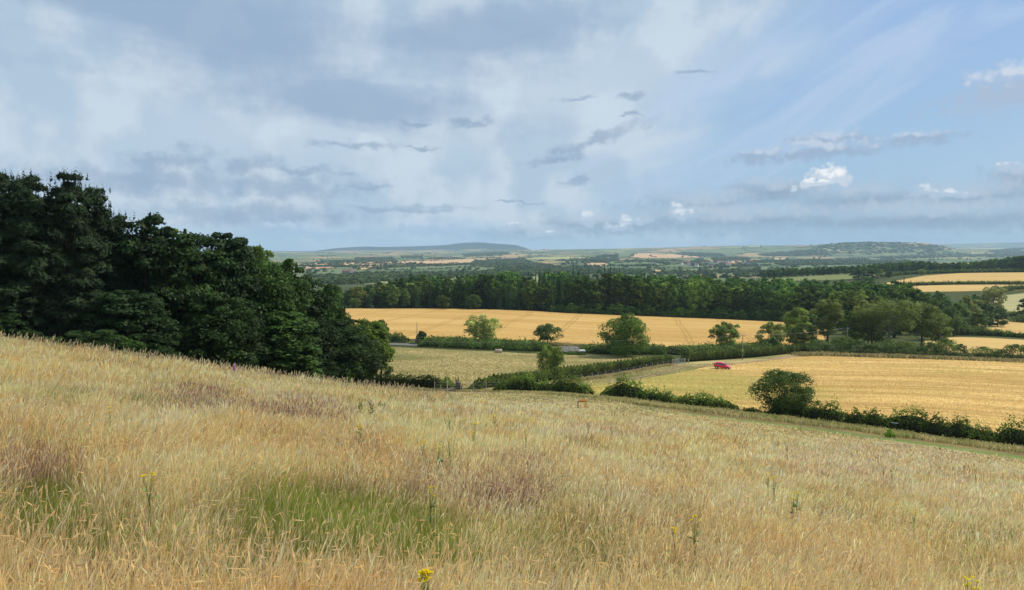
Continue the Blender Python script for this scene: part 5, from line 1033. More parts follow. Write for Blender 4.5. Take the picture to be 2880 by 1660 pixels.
# ---------------------------------------------------------------- the red car
def red_car():
    x, y, z = at(2031, 171.0); root = empty('red_car', (x, y, z + 0.05), R(-24), 'small red hatchback parked on the field edge right of the gate', 'car'); root.rotation_euler = (0, R(4), R(-24))
    red = plain('red_paint', (0.78, 0.016, 0.05), 0.3, 0.0, var=0.04, spec=0.6); red.node_tree.nodes['Principled BSDF'].inputs['Coat Weight'].default_value = 0.6
    glass = plain('car_glass', (0.05, 0.055, 0.065), 0.08, 0.0, var=0.02, spec=0.8); black = plain('black_plastic', (0.02, 0.02, 0.02), 0.6); rub = plain('tyre_rubber', (0.025, 0.025, 0.027), 0.85); rim = plain('alloy', (0.6, 0.6, 0.62), 0.3, 0.7)
    lamp = plain('lamp_glass', (0.75, 0.76, 0.78), 0.15, spec=0.7); tail = plain('tail_lamp', (0.45, 0.01, 0.01), 0.2, spec=0.6)
    # stations along the car: x, sill z, belt z, roof z, half width at belt, half width at roof
    st = [(-1.92, 0.42, 0.72, 0.74, 0.60, 0.58), (-1.86, 0.30, 0.88, 0.92, 0.74, 0.66), (-1.70, 0.24, 0.94, 1.22, 0.80, 0.60), (-1.45, 0.22, 0.95, 1.42, 0.83, 0.58), (-0.95, 0.20, 0.95, 1.49, 0.85, 0.60), (-0.2, 0.20, 0.93, 1.50, 0.85, 0.61), (0.30, 0.20, 0.91, 1.44, 0.85, 0.60), (0.62, 0.20, 0.90, 1.24, 0.84, 0.62), (0.98, 0.20, 0.88, 0.99, 0.83, 0.68), (1.4, 0.22, 0.82, 0.88, 0.81, 0.62), (1.72, 0.28, 0.70, 0.76, 0.74, 0.50), (1.90, 0.38, 0.58, 0.60, 0.58, 0.44)]
    V = []
    for (sx, zs, zb, zr, wb, wr) in st: V += [(sx, s * w, zz) for s in (-1,) for w, zz in ((wb * 0.9, zs), (wb, zs + 0.18), (wb, zb), (wr, zr))] + [(sx, 0.0, zr + 0.03)] + [(sx, w, zz) for w, zz in ((wr, zr), (wb, zb), (wb, zs + 0.18), (wb * 0.9, zs))]
    Fq = []; k = 9
    for i in range(len(st) - 1):
        for j in range(k - 1): Fq.append((i * k + j, (i + 1) * k + j, (i + 1) * k + j + 1, i * k + j + 1))
        Fq.append((i * k + 8, (i + 1) * k + 8, (i + 1) * k, i * k))
    Fq.append(tuple(range(k))); Fq.append(tuple(range((len(st) - 1) * k, len(st) * k))[::-1])
    me = bpy.data.meshes.new('body'); me.from_pydata(V, [], Fq); me.materials.append(red); me.polygons.foreach_set('use_smooth', [True] * len(Fq)); me.update(); bo = link('body', me, root)
    bv = bo.modifiers.new('soft', 'SUBSURF'); bv.levels = 1; bv.render_levels = 2
    for s in (-1, 1):
        def side(px_, pz, o=0.012):        # a point on the sloping side glass
            b = [q for q in st]; zb = np.interp(px_, [q[0] for q in b], [q[2] for q in b]); zr = np.interp(px_, [q[0] for q in b], [q[3] for q in b]); wb = np.interp(px_, [q[0] for q in b], [q[4] for q in b]); wr = np.interp(px_, [q[0] for q in b], [q[5] for q in b])
            kk = (pz - zb) / max(zr - zb, 0.05); return (px_, s * (wb + (wr - wb) * kk + o), pz)
        for pts in ([(-1.42, 0.99), (-0.86, 0.98), (-0.86, 1.38), (-1.2, 1.33)], [(-0.78, 0.98), (-0.02, 0.97), (-0.02, 1.41), (-0.78, 1.40)], [(0.06, 0.97), (0.78, 0.95), (0.32, 1.33), (0.06, 1.38)]):
            m = MB(); q = [side(*p) for p in pts]; m.poly(q if s > 0 else q[::-1]); m.poly([(a, b - s * 0.02, c) for a, b, c in (q[::-1] if s > 0 else q)]); m.build('side_window', glass, root)
        m = MB(); m.box((-0.05, s * 0.855, 0.62), (1.7, 0.02, 0.05)); m.build('door_trim', black, root)
        m = MB(); m.box((-0.60, s * 0.87, 0.84), (0.16, 0.03, 0.03)); m.build('door_handle', red, root)
        m = MB(); m.box((0.62, s * 0.98, 1.0), (0.14, 0.22, 0.14)); m.build('wing_mirror', black, root)
        m = MB(); m.box((1.70, s * 0.56, 0.66), (0.28, 0.26, 0.14), s * -0.45); m.build('headlight', lamp, root)
        m = MB(); m.box((-1.80, s * 0.69, 0.86), (0.12, 0.16, 0.30)); m.build('tail_light', tail, root)
        for wx in (-1.18, 1.20):
            m = MB(); m.tube([(wx, s * 0.66, 0.30), (wx, s * 0.70, 0.30), (wx, s * 0.84, 0.30), (wx, s * 0.87, 0.30)], [0.24, 0.30, 0.30, 0.25], 20); wo = m.build('wheel', rub, root, smooth=False)
            m = MB(); m.tube([(wx, s * 0.865, 0.30), (wx, s * 0.885, 0.30)], 0.19, 14); m.build('rim', rim, wo)
            m = MB(); m.tube([(wx, s * 0.80, 0.31), (wx, s * 0.862, 0.31)], 0.37, 18); m.build('wheel_arch', black, root)
    m = MB(); m.poly([(0.44, -0.52, 1.395), (0.44, 0.52, 1.395), (1.0, 0.60, 1.045), (1.0, -0.60, 1.045)][::-1]); m.poly([(0.44, -0.52, 1.37), (0.44, 0.52, 1.37), (1.0, 0.60, 1.02), (1.0, -0.60, 1.02)]); m.build('windscreen', glass, root)
    m = MB(); m.poly([(-1.70, -0.5, 1.27), (-1.70, 0.5, 1.27), (-1.86, 0.56, 1.0), (-1.86, -0.56, 1.0)]); m.poly([(-1.68, -0.5, 1.27), (-1.68, 0.5, 1.27), (-1.84, 0.56, 1.0), (-1.84, -0.56, 1.0)][::-1]); m.build('rear_window', glass, root)
    m = MB(); m.box((1.90, 0, 0.42), (0.06, 1.1, 0.16)); m.build('bumper', black, root); m = MB(); m.box((1.935, 0, 0.42), (0.02, 0.5, 0.11)); m.build('number_plate', plain('plate', (0.8, 0.8, 0.78), 0.5), root)
red_car()
# ---------------------------------------------------------------- small things on the slope
x, y, z = hit(1637, 1143, 40, 90, 0.35); root = empty('orange_frame', (x, y, z), R(8), 'small orange metal frame on legs standing in the long grass', 'metal frame')
M_OR = plain('orange_paint', (0.55, 0.25, 0.03), 0.5, var=0.2)
s_ = y / F; w_ = 25 * s_; h_ = 17 * s_ + 0.35
b = MB(); b.box((0, 0, h_ * 0.92), (w_, 0.12, h_ * 0.14)); b.box((0, 0.25, h_ * 0.98), (w_ * 0.9, 0.06, 0.05)); b.tube([(-w_ / 2, 0, h_), (-w_ / 2, 0.28, h_)], 0.03, 6); b.tube([(w_ / 2, 0, h_ * 0.9), (w_ / 2, 0.28, h_ * 0.95)], 0.03, 6); b.build('top_bar', M_OR, root)
for sx, sy in ((-0.47, 0), (-0.34, 0.28), (0.47, 0), (0.44, 0.28)): b = MB(); b.tube([(sx * w_, sy, h_ * 0.9), (sx * w_ * 1.12, sy, -0.15)], 0.028, 6); b.build('leg', M_OR if sx > 0 else M_OLD, root)
b = MB(); b.box((-w_ * 0.55, 0, h_ * 1.02), (0.12, 0.10, 0.06)); b.build('white_cap', M_WP, root)
def umbel(px, py, lo, hi_, h, label, col, heads, name='umbel_plant', cat='plant', stem=(0.12, 0.10, 0.06), dark=False, group=None, rad=0.05, ground=None):
    """a branching plant whose crown stands at a pixel row"""
    x, y, z = hit(px, py, lo, hi_) if ground is None else ground
    root = empty(name, (x, y, z), 0, label, cat, group); ms = MB(); rg = np.random.default_rng(int(px * 7 + py)); hv = []; lf = []
    ms.tube([(0, 0, 0), (0.01, 0, h * 0.5), (0, 0, h * 0.72)], [0.008, 0.006, 0.004], 5)
    for i in range(heads):
        a = rg.random() * 6.28; r_ = rg.uniform(0.15, 1.0) * rad * 2.2; q = (r_ * math.cos(a), r_ * math.sin(a), h * rg.uniform(0.88, 1.02)); ms.tube([(0, 0, h * rg.uniform(0.45, 0.7)), (q[0] * 0.6, q[1] * 0.6, h * 0.82), q], [0.004, 0.003, 0.002], 4, cap=False); hv.append(q)
    for i in range(10):
        a = rg.random() * 6.28; zz = h * rg.uniform(0.05, 0.75); l = h * rg.uniform(0.10, 0.2); lf.append([(0, 0, zz), (math.cos(a) * l * 0.5 - math.sin(a) * 0.02, math.sin(a) * l * 0.5 + math.cos(a) * 0.02, zz + l * 0.4), (math.cos(a) * l, math.sin(a) * l, zz + l * 0.3), (math.cos(a) * l * 0.5 + math.sin(a) * 0.02, math.sin(a) * l * 0.5 - math.cos(a) * 0.02, zz + l * 0.35)])
    fm_ = plain('flowers_of_' + name, col, 0.7, var=0.1); [ms.poly(l, 1) for l in lf if not dark]; ms.build('leafy_stem' if not dark else 'stem', [plain('stem_of_' + name, stem, 0.9), plain('leaf_of_' + name, (0.15, 0.21, 0.06), 0.8)], root)
    for q in hv:
        mf = MB()
        for j in range(12):
            a = rg.random() * 6.28; r_ = rg.uniform(0, 1) ** 0.5 * rad * 0.6; c = (q[0] + r_ * math.cos(a), q[1] + r_ * math.sin(a), q[2] + rg.uniform(-0.3, 0.3) * rad * 0.6); s = rad * (0.30 if not dark else 0.2)
            n_ = 6; t_ = rg.uniform(-0.5, 0.5, 2); mf.poly([(c[0] + s * math.cos(6.283 * k / n_), c[1] + s * math.sin(6.283 * k / n_), c[2] + t_[0] * s * math.cos(6.283 * k / n_) + t_[1] * s * math.sin(6.283 * k / n_)) for k in range(n_)])
            mf.poly([(c[0] + s * 0.8 * math.cos(6.283 * k / n_), c[1], c[2] + s * 0.8 * math.sin(6.283 * k / n_)) for k in range(n_)])
        mf.build('flower_head', fm_, root)
    return root
YEL = (0.95, 0.74, 0.01)
def ragwort(px, top_py, d, w_px, label):
    h = 0.76 + 0.06 * math.sin(px); x, y, z = hit(px, top_py + w_px * 0.3, 2.0, 45, h)
    umbel(px, top_py, 0, 0, h, label, YEL, 5 if w_px < 15 else 12, 'ragwort_plant', 'wildflower', (0.24, 0.28, 0.10), ground=(x, y, z), rad=max(0.022, w_px / F * y / (3.0 if w_px > 30 else 3.3)), group='yellow ragwort flowers in the grass')
ragwort(1198, 1588, 5.6, 38, 'largest yellow ragwort flower head, near the bottom of the photo')
RG = [(425, 1322, 10.5, 12, 'yellow ragwort in the left foreground, alone'), (1211, 1369, 9.6, 12, 'yellow ragwort below the middle, by the purple brown grass'), (1335, 1184, 18, 14, 'yellow ragwort with a pair of heads, left of the tallest middle one'),
      (1392, 1159, 20, 12, 'tallest yellow ragwort in the middle of the slope'), (1331, 1209, 16.5, 10, 'yellow ragwort just below the one with a pair of heads'), (1234, 1250, 14, 11, 'bright yellow ragwort left of centre above the orange grass'),
      (1191, 1238, 15, 7, 'tiny yellow ragwort left of the bright one'), (1479, 1204, 17, 10, 'yellow ragwort on its own right of the middle group'), (1010, 1185, 18.5, 10, 'yellow ragwort at the left end of the middle group, upper head'),
      (1016, 1195, 17.6, 9, 'yellow ragwort at the left end of the middle group, lower head'), (1265, 1227, 15.5, 6, 'faint small ragwort between two brighter ones'), (2175, 1336, 11.5, 11, 'yellow ragwort in the right hand straw grass'),
      (2158, 1333, 11.8, 6, 'orange tinged small ragwort beside the right hand one'), (1951, 1445, 8.2, 12, 'yellow ragwort low in the right of centre foreground'), (1897, 1474, 7.6, 9, 'pale yellow ragwort lowest right of centre'),
      (2225, 1387, 9.8, 6, 'tiny yellow ragwort right of the low pair'), (2238, 1374, 10.1, 4, 'speck of yellow ragwort above the tiny one'), (2722, 1630, 5.4, 13, 'yellow ragwort in the bottom right corner area'), (2716, 1620, 5.5, 7, 'small yellow head beside the bottom right ragwort'),
      (313, 1142, 24, 8, 'small yellow ragwort high on the left slope'), (106, 991, 31, 6, 'tiny yellow ragwort near the left skyline'), (1265, 1160, 22, 5, 'tiny yellow speck of ragwort in the pale grass'), (2568, 1431, 8.6, 5, 'tiny yellow ragwort far right in the straw')]
for a in RG: ragwort(a[0], a[1], a[2], a[3], a[4])
DKU = (0.20, 0.12, 0.10)
for px, py, d, hw, lab in [(2470, 1284, 13.0, 22, 'dark dried seed umbel standing out of the right hand grass'), (2484, 1308, 12.4, 14, 'smaller dark umbel right of the tallest dried one'), (2507, 1318, 12.2, 12, 'third dark umbel, lowest of the dried trio'),
                           (2709, 1309, 12.0, 14, 'dried reddish umbel near the right edge'), (2742, 1318, 12.2, 12, 'faint dried umbel right of the reddish one'), (2213, 1257, 16, 14, 'faint brown umbel in the far right grass'), (1720, 1202, 19, 10, 'dark reddish seed head on the slope right of the middle'), (1655, 1190, 20, 10, 'small dark seed head left of the reddish one')]:
    h = 0.78; x, y, z = hit(px, py, 2.0, 45, h); umbel(px, py, 0, 0, h, lab, DKU, 5, 'dried_umbel', 'dried plant', (0.30, 0.22, 0.13), True, 'dried umbels in the grass', max(0.03, hw / F * y / 5.0), (x, y, z))
# purple foxglove on the skyline, bright weed and white flowers by the hedge
h = 0.85; x, y, z = hit(660, 1020, 20, 45, h); root = empty('foxglove', (x, y, z), 0, 'pink foxglove spike on the skyline against the dark wood', 'wildflower')
b = MB(); b.tube([(0, 0, 0), (0, 0, max(h, 0.5))], 0.008, 5); b.build('stem', plain('foxglove_stem', (0.1, 0.14, 0.05), 0.9), root); b = MB()
for i in range(34):
    k = i / 34; a = i * 2.4; zz = max(h, 0.5) * (0.66 + 0.34 * k); rr = 0.045 * (1.15 - k); b.tube([(0.01 * math.cos(a), 0.01 * math.sin(a), zz), (rr * math.cos(a), rr * math.sin(a), zz - 0.02)], [0.008, 0.018 * (1.15 - 0.6 * k)], 6, cap=False)
b.build('flower_bells', plain('foxglove_pink', (0.55, 0.16, 0.50), 0.7), root)
bush('green_weed', 'bright yellow green leafy weed beside the mown path on the right', 2504, 72, 34, 1206, (0.10, 0.20, 0.02), 90, 'weed', n=14, leaf=0.07)
for px, py, lo, hi_, hw, lab in [(2518, 1196, 60, 84, 15, 'white flowers in the hedge above the bright green weed'), (2655, 1207, 60, 84, 14, 'white flowers in the hedge toward the right edge'), (2252, 1198, 60, 84, 5, 'single white flower at the edge of the mown path'), (2508, 1170, 60, 84, 10, 'small white flower spray on top of the right hand hedge'), (2370, 1182, 60, 84, 9, 'faint white flowers low in the hedge right of the lone tree')]:
    x, y, z = hit(px, py + 14, lo, hi_); umbel(px, py, lo, hi_, 14 / F * y + 0.25, lab, (0.60, 0.60, 0.57), 5, 'white_umbel', 'wildflower', (0.12, 0.16, 0.06), False, 'white umbel flowers by the hedge', hw / F * y / 4.0, (x, y, z))
x, y, z = hit(1547, 1140, 40, 90); umbel(1547, 1134, 0, 0, 0.55, 'pale cream plant head in the grass left of the orange frame', (0.62, 0.60, 0.48), 6, 'pale_umbel', 'dried plant', (0.3, 0.28, 0.2), True, None, 0.10, (x, y, z))
# dark docks and thistles
for px, py, d, hpx, lab in [(1020, 1120, 27, 26, 'dark green thistle on the slope below the end of the wood'), (1062, 1125, 26, 16, 'small dark green thistle right of the first one'), (1728, 1160, 24, 20, 'cluster of grey green thistles on the slope below the near hedge'), (1755, 1166, 24, 12, 'low end of the grey green thistle cluster')]:
    h = 0.5 + hpx / F * d; x, y, z = hit(px, py - 6, 12, 60, h); root = empty('thistle', (x, y, z), 0, lab, 'thistle', 'dark thistles on the slope'); b = MB()
    for i in range(4):
        ox, oy = rng0.uniform(-0.25, 0.25), rng0.uniform(-0.2, 0.2); hh = h * rng0.uniform(0.7, 1.0); b.tube([(ox, oy, 0), (ox * 1.1, oy, hh)], [0.012, 0.006], 5)
        for k in range(9): a = rng0.uniform(0, 6.28); zz = hh * (0.3 + 0.07 * k); l = 0.10 * (1.2 - 0.08 * k); b.poly([(ox, oy, zz), (ox + math.cos(a) * l * 0.5 - math.sin(a) * 0.02, oy + math.sin(a) * l * 0.5, zz + 0.03), (ox + math.cos(a) * l, oy + math.sin(a) * l, zz + 0.06), (ox + math.cos(a) * l * 0.5 + math.sin(a) * 0.02, oy + math.sin(a) * l * 0.5, zz)])
    b.build('leafy_stem', plain('thistle_green', (0.10, 0.14, 0.06), 0.9), root)
# ---------------------------------------------------------------- the meadow: stems, blades and seed heads
GCOL = {'straw': (0.80, 0.58, 0.27), 'pale': (0.88, 0.71, 0.40), 'orange': (0.80, 0.50, 0.19), 'green': (0.32, 0.385, 0.06), 'purple': (0.36, 0.20, 0.15), 'olive': (0.40, 0.37, 0.14), 'pink': (0.78, 0.56, 0.35)}
GC = {k: np.array(v) for k, v in GCOL.items()}
# patches of colour in the sward: column, row of the photograph, half width, half height, kind, strength
PATCHES = [(900, 1420, 330, 55, 'green', 1.0), (1080, 1490, 290, 75, 'green', 1.0), (1150, 1440, 140, 35, 'green', 0.9), (130, 1400, 160, 50, 'green', 1.0), (330, 1450, 230, 70, 'green', 0.85), (1500, 1530, 280, 90, 'green', 0.75), (1700, 1600, 300, 60, 'green', 0.3), (640, 1560, 300, 60, 'green', 0.6), (1250, 1560, 240, 60, 'green', 0.8),
           (2750, 1560, 150, 60, 'green', 0.45), (1600, 1400, 120, 30, 'green', 0.35), (460, 1120, 150, 22, 'olive', 0.9), (200, 1105, 120, 18, 'olive', 0.7), (900, 1350, 300, 45, 'olive', 0.9), (640, 1400, 240, 60, 'olive', 0.7),
           (1420, 1355, 160, 50, 'purple', 1.0), (1220, 1340, 150, 40, 'purple', 0.8), (1000, 1370, 120, 35, 'purple', 0.6), (560, 1120, 130, 26, 'purple', 0.8), (830, 1150, 160, 26, 'purple', 0.9), (70, 1330, 130, 50, 'purple', 0.8), (300, 1580, 260, 60, 'purple', 0.6), (1180, 1480, 80, 40, 'purple', 0.6), (700, 1480, 200, 50, 'purple', 0.4), (2000, 1330, 160, 30, 'purple', 0.25),
           (450, 990, 500, 50, 'orange', 0.55), (230, 1255, 220, 45, 'orange', 0.9), (720, 1210, 240, 45, 'orange', 0.9), (1090, 1270, 120, 50, 'orange', 0.8), (1560, 1470, 60, 70, 'orange', 0.8), (2170, 1600, 90, 60, 'orange', 0.6), (1100, 1100, 160, 25, 'orange', 0.5), (2420, 1470, 110, 25, 'orange', 0.5), (1700, 1210, 240, 18, 'pink', 0.7), (2400, 1290, 300, 50, 'pink', 0.8), (2700, 1360, 200, 50, 'pink', 0.6),
           (130, 1170, 170, 30, 'pale', 1.0), (420, 1175, 190, 30, 'pale', 0.9), (570, 1165, 70, 30, 'pale', 1.0), (1400, 1150, 260, 20, 'pale', 0.6), (1650, 1340, 160, 60, 'pale', 0.6), (2050, 1400, 160, 60, 'pale', 0.6), (2750, 1480, 140, 70, 'pale', 0.6), (2300, 1500, 300, 90, 'pale', 0.35), (2450, 1215, 300, 20, 'olive', 0.3), (1650, 1120, 250, 12, 'olive', 0.8), (1300, 1115, 180, 10, 'olive', 0.5), (1900, 1150, 200, 12, 'olive', 0.7)]
def vnoise(x, y, s, seed):
    r = np.random.default_rng(seed).random((64, 64)); fx, fy = x / s, y / s; i, j = np.floor(fx).astype(int), np.floor(fy).astype(int); a, b = fx - i, fy - j; a = a * a * (3 - 2 * a); b = b * b * (3 - 2 * b)
    g = lambda p, q: r[p % 64, q % 64]; return (g(i, j) * (1 - a) + g(i + 1, j) * a) * (1 - b) + (g(i, j + 1) * (1 - a) + g(i + 1, j + 1) * a) * b
def fb(x, y, s, seed): return 0.5 * vnoise(x, y, s, seed) + 0.3 * vnoise(x + 9, y, s / 2.1, seed + 1) + 0.2 * vnoise(x, y + 5, s / 4.3, seed + 2)
def sward_colour(x, y, z):
    """weights of each colour at ground points"""
    PX, PY = pix(x, y, z + 0.42 * np.clip((66 - y) / 30, 0.4, 1)); n = len(x); wob = (fb(x, y, 1.6, 5) - 0.5); W_ = {k: np.zeros(n) for k in GC}
    for px, py, hw, hh, k, s in PATCHES:
        if k in ('green', 'purple'): hh = hh * 1.45; py = py - 8
        q = ((PX - px) / hw) ** 2 + ((PY - py) / hh) ** 2; W_[k] = np.maximum(W_[k], s * np.clip(1.25 - q * (0.75) + wob * 1.6, 0, 1))
    W_['pale'] = np.maximum(W_['pale'], np.clip((fb(x, y, 1.1, 21) - 0.60) * 5, 0, 0.5)); W_['orange'] = np.maximum(W_['orange'], np.clip((fb(x, y, 2.2, 31) - 0.53) * 5, 0, 0.7))
    W_['purple'] = np.maximum(W_['purple'], np.clip((fb(x, y, 1.8, 41) - 0.60) * 4, 0, 0.4)); W_['olive'] = np.maximum(W_['olive'], np.clip((fb(x, y, 2.0, 51) - 0.60) * 4, 0, 0.35) * (y < 40))
    return W_
def sward_low(x, y, z):     # grass stands shorter just in front of the green patches
    PX, PY = pix(x, y, z + 0.42); r = np.zeros(len(x))
    for px, py, hw, hh in ((950, 1530, 380, 70), (1150, 1560, 300, 60), (150, 1490, 200, 60)): r = np.maximum(r, np.clip(1.3 - ((PX - px) / hw) ** 2 - ((PY - py) / hh) ** 2, 0, 1))
    return r
def pick(W_, rng, n):
    ks = ['green', 'purple', 'olive', 'orange', 'pink', 'pale']; out = np.full(n, 6); rem = np.ones(n); u = rng.random(n); acc = np.zeros(n)
    for i, k in enumerate(ks):
        w = W_[k] * rem * (0.95 if k in ('green', 'purple') else 0.85); hitm = (u >= acc) & (u < acc + w); out[hitm] = i; acc = acc + w; rem = rem * (1 - W_[k] * (0.95 if k in ('green', 'purple') else 0.85))
    return out, ks + ['straw']
def hill_limit(x, y):     # how far down the slope the meadow runs on each bearing
    u = x / y; return np.interp(u, [-1.2, -0.70, -0.30, -0.19, -0.12, -0.03, 0.10, 0.16, 0.24, 0.31, 0.46, 0.6, 0.69, 1.2], [44, 46, 50, 62, 97, 100, 101, 84, 75, 72, 67.0, 62, 59, 53])
def ribbons(base, h, lean, w, colb, colt, rows, prof, curve, rng, head=None):
    """vertical strips: base (n,3), height, lean vector (n,2), half width, profile of widths per row"""
    n = len(base); ks = np.linspace(0, 1, rows) if head is None else np.array({6: [0, 0.35, 0.66, 0.82, 0.92, 1], 4: [0, 0.55, 0.82, 1]}[rows]); a = rng.uniform(-1.0, 1.0, n); wx, wy = np.cos(a), np.sin(a)
    V = np.empty((n, rows, 2, 3)); C = np.empty((n, rows, 2, 3))
    for r, k in enumerate(ks):
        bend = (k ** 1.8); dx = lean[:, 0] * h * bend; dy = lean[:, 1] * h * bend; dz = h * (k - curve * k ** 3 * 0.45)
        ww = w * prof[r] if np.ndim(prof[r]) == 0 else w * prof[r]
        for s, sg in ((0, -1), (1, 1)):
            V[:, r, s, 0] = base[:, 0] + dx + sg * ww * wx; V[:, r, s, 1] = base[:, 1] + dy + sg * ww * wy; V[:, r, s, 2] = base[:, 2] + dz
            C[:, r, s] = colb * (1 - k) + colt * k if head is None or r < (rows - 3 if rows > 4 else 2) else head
    idx = (np.arange(n)[:, None] * rows * 2 + np.arange(rows - 1)[None, :] * 2); Q = np.stack([idx, idx + 1, idx + 3, idx + 2], -1).reshape(-1, 4)
    return V.reshape(-1, 3), Q, C.reshape(-1, 3)
M_GRASS = attr_mat('dry_grass', rough=0.75, transl=0.5, spec=0.12)
def scatter(n, y0, y1, umin, umax, p, rng):
    """more stems near, fewer far: density falls with distance"""
    q = rng.random(n); e = 1 - p; y = (y0 ** e + q * (y1 ** e - y0 ** e)) ** (1 / e); u = rng.uniform(umin, umax, n); return u * (y + 3.0), y
def meadow(name, n, y0, y1, seed, rows, kind, p=1.75, label=None, hs=1.0, wpx=0.36):
    rng = np.random.default_rng(seed); x, y = scatter(n, y0, y1, -0.86, 0.86, p, rng); k = y < hill_limit(x, y) * (1 - 0.04 * rng.random(n)); x, y = x[k], y[k]; n = len(x); z = zf(x, y)
    W_ = sward_colour(x, y, z); c, names = pick(W_, rng, n); cols = np.array([GC[m] for m in names])[c] * (0.68 + 0.64 * np.clip((fb(x, y, 0.9, 123) - 0.2) * 1.6, 0, 1))[:, None]; tuft = 0.75 + 0.5 * fb(x, y, 0.45, 77); big = 0.8 + 0.4 * fb(x, y, 3.0, 88)
    px = y / 747.0                                             # size of one output pixel there
    if kind == 'stem':
        kp = rng.random(n) > W_['green'] * 0.88; x, y, z, c, cols, tuft, big, px = x[kp], y[kp], z[kp], c[kp], cols[kp], tuft[kp], big[kp], px[kp]; n = len(x)
        h = rng.uniform(0.40, 0.60, n) * (0.85 + 0.3 * fb(x, y, 0.45, 77)) * (0.72 + 0.5 * fb(x, y, 1.6, 88)) * hs * (1 - 0.25 * np.clip(sward_low(x, y, z), 0, 1)); h = np.where(c == 0, h * 0.8, h); h = np.where(c == 1, h * 0.85, h); w = np.maximum(0.0016, px * wpx * 0.5) * rng.uniform(0.8, 1.2, n)
        hw = rng.uniform(1.6, 3.0, n); prof = [1.0, 0.9, 0.8, 0.9, hw, 0.25] if rows == 6 else [1.0, 0.9, hw * 0.9, 0.3]
        lean = np.stack([rng.normal(0.10, 0.15, n) + 0.25 * (fb(x, y, 2.5, 99) - 0.5), rng.normal(0, 0.18, n)], 1); curve = rng.uniform(0, 0.9, n) ** 2
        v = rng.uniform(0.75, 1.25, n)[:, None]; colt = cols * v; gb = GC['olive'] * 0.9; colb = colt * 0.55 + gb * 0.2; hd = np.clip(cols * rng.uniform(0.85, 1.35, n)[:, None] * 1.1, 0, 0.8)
        hd = np.where((c == 0)[:, None] & (rng.random(n) < 0.6)[:, None], GC['pale'] * 0.8, hd); hd = hd + (rng.random(n) < 0.15)[:, None] * (np.array([0.90, 0.80, 0.56]) - hd) * 0.85
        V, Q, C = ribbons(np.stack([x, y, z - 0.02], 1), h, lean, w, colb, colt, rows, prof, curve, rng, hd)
    elif kind == 'blade':
        h = rng.uniform(0.18, 0.46, n) * tuft * hs * np.where(c == 0, 1.2, 1.0); w = np.maximum(0.0018, px * wpx * 0.5) * rng.uniform(0.7, 1.3, n); g = rng.random(n) < 0.08; cols = np.where((g & (c != 3) & (c != 5))[:, None], GC['green'] * 1.25 * 0.6 + cols * 0.4, cols)
        lean = rng.normal(0, 0.30, (n, 2)) + np.array([0.08, 0]); curve = rng.uniform(0, 1.3, n); v = rng.uniform(0.6, 1.2, n)[:, None]; colt = cols * v; colb = colt * 0.55 + GC['olive'] * 0.15
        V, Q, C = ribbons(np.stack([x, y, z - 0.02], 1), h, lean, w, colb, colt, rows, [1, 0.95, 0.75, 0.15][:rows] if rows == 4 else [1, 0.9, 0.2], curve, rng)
    o = link(name, mesh_np(name, V, Q, [M_GRASS], col=C)); return tag(o, label, 'grass', kind='stuff')
QG = 1.0
meadow('meadow_grass', int(340000 * QG), 2.8, 14, 1, 4, 'blade', 1.2, 'leafy undergrowth of the near meadow')
meadow('meadow_grass', int(215000 * QG), 2.8, 14, 2, 6, 'stem', 1.3, 'flowering stems of the near meadow')
meadow('meadow_grass', int(230000 * QG), 13, 48, 3, 3, 'blade', 1.6, 'leafy undergrowth of the middle slope')
meadow('meadow_grass', int(260000 * QG), 13, 48, 4, 4, 'stem', 1.6, 'dry stems of the middle slope')
meadow('meadow_grass', int(120000 * QG), 46, 104, 5, 4, 'stem', 1.8, 'dry stems of the far slope', 0.58, 0.5)
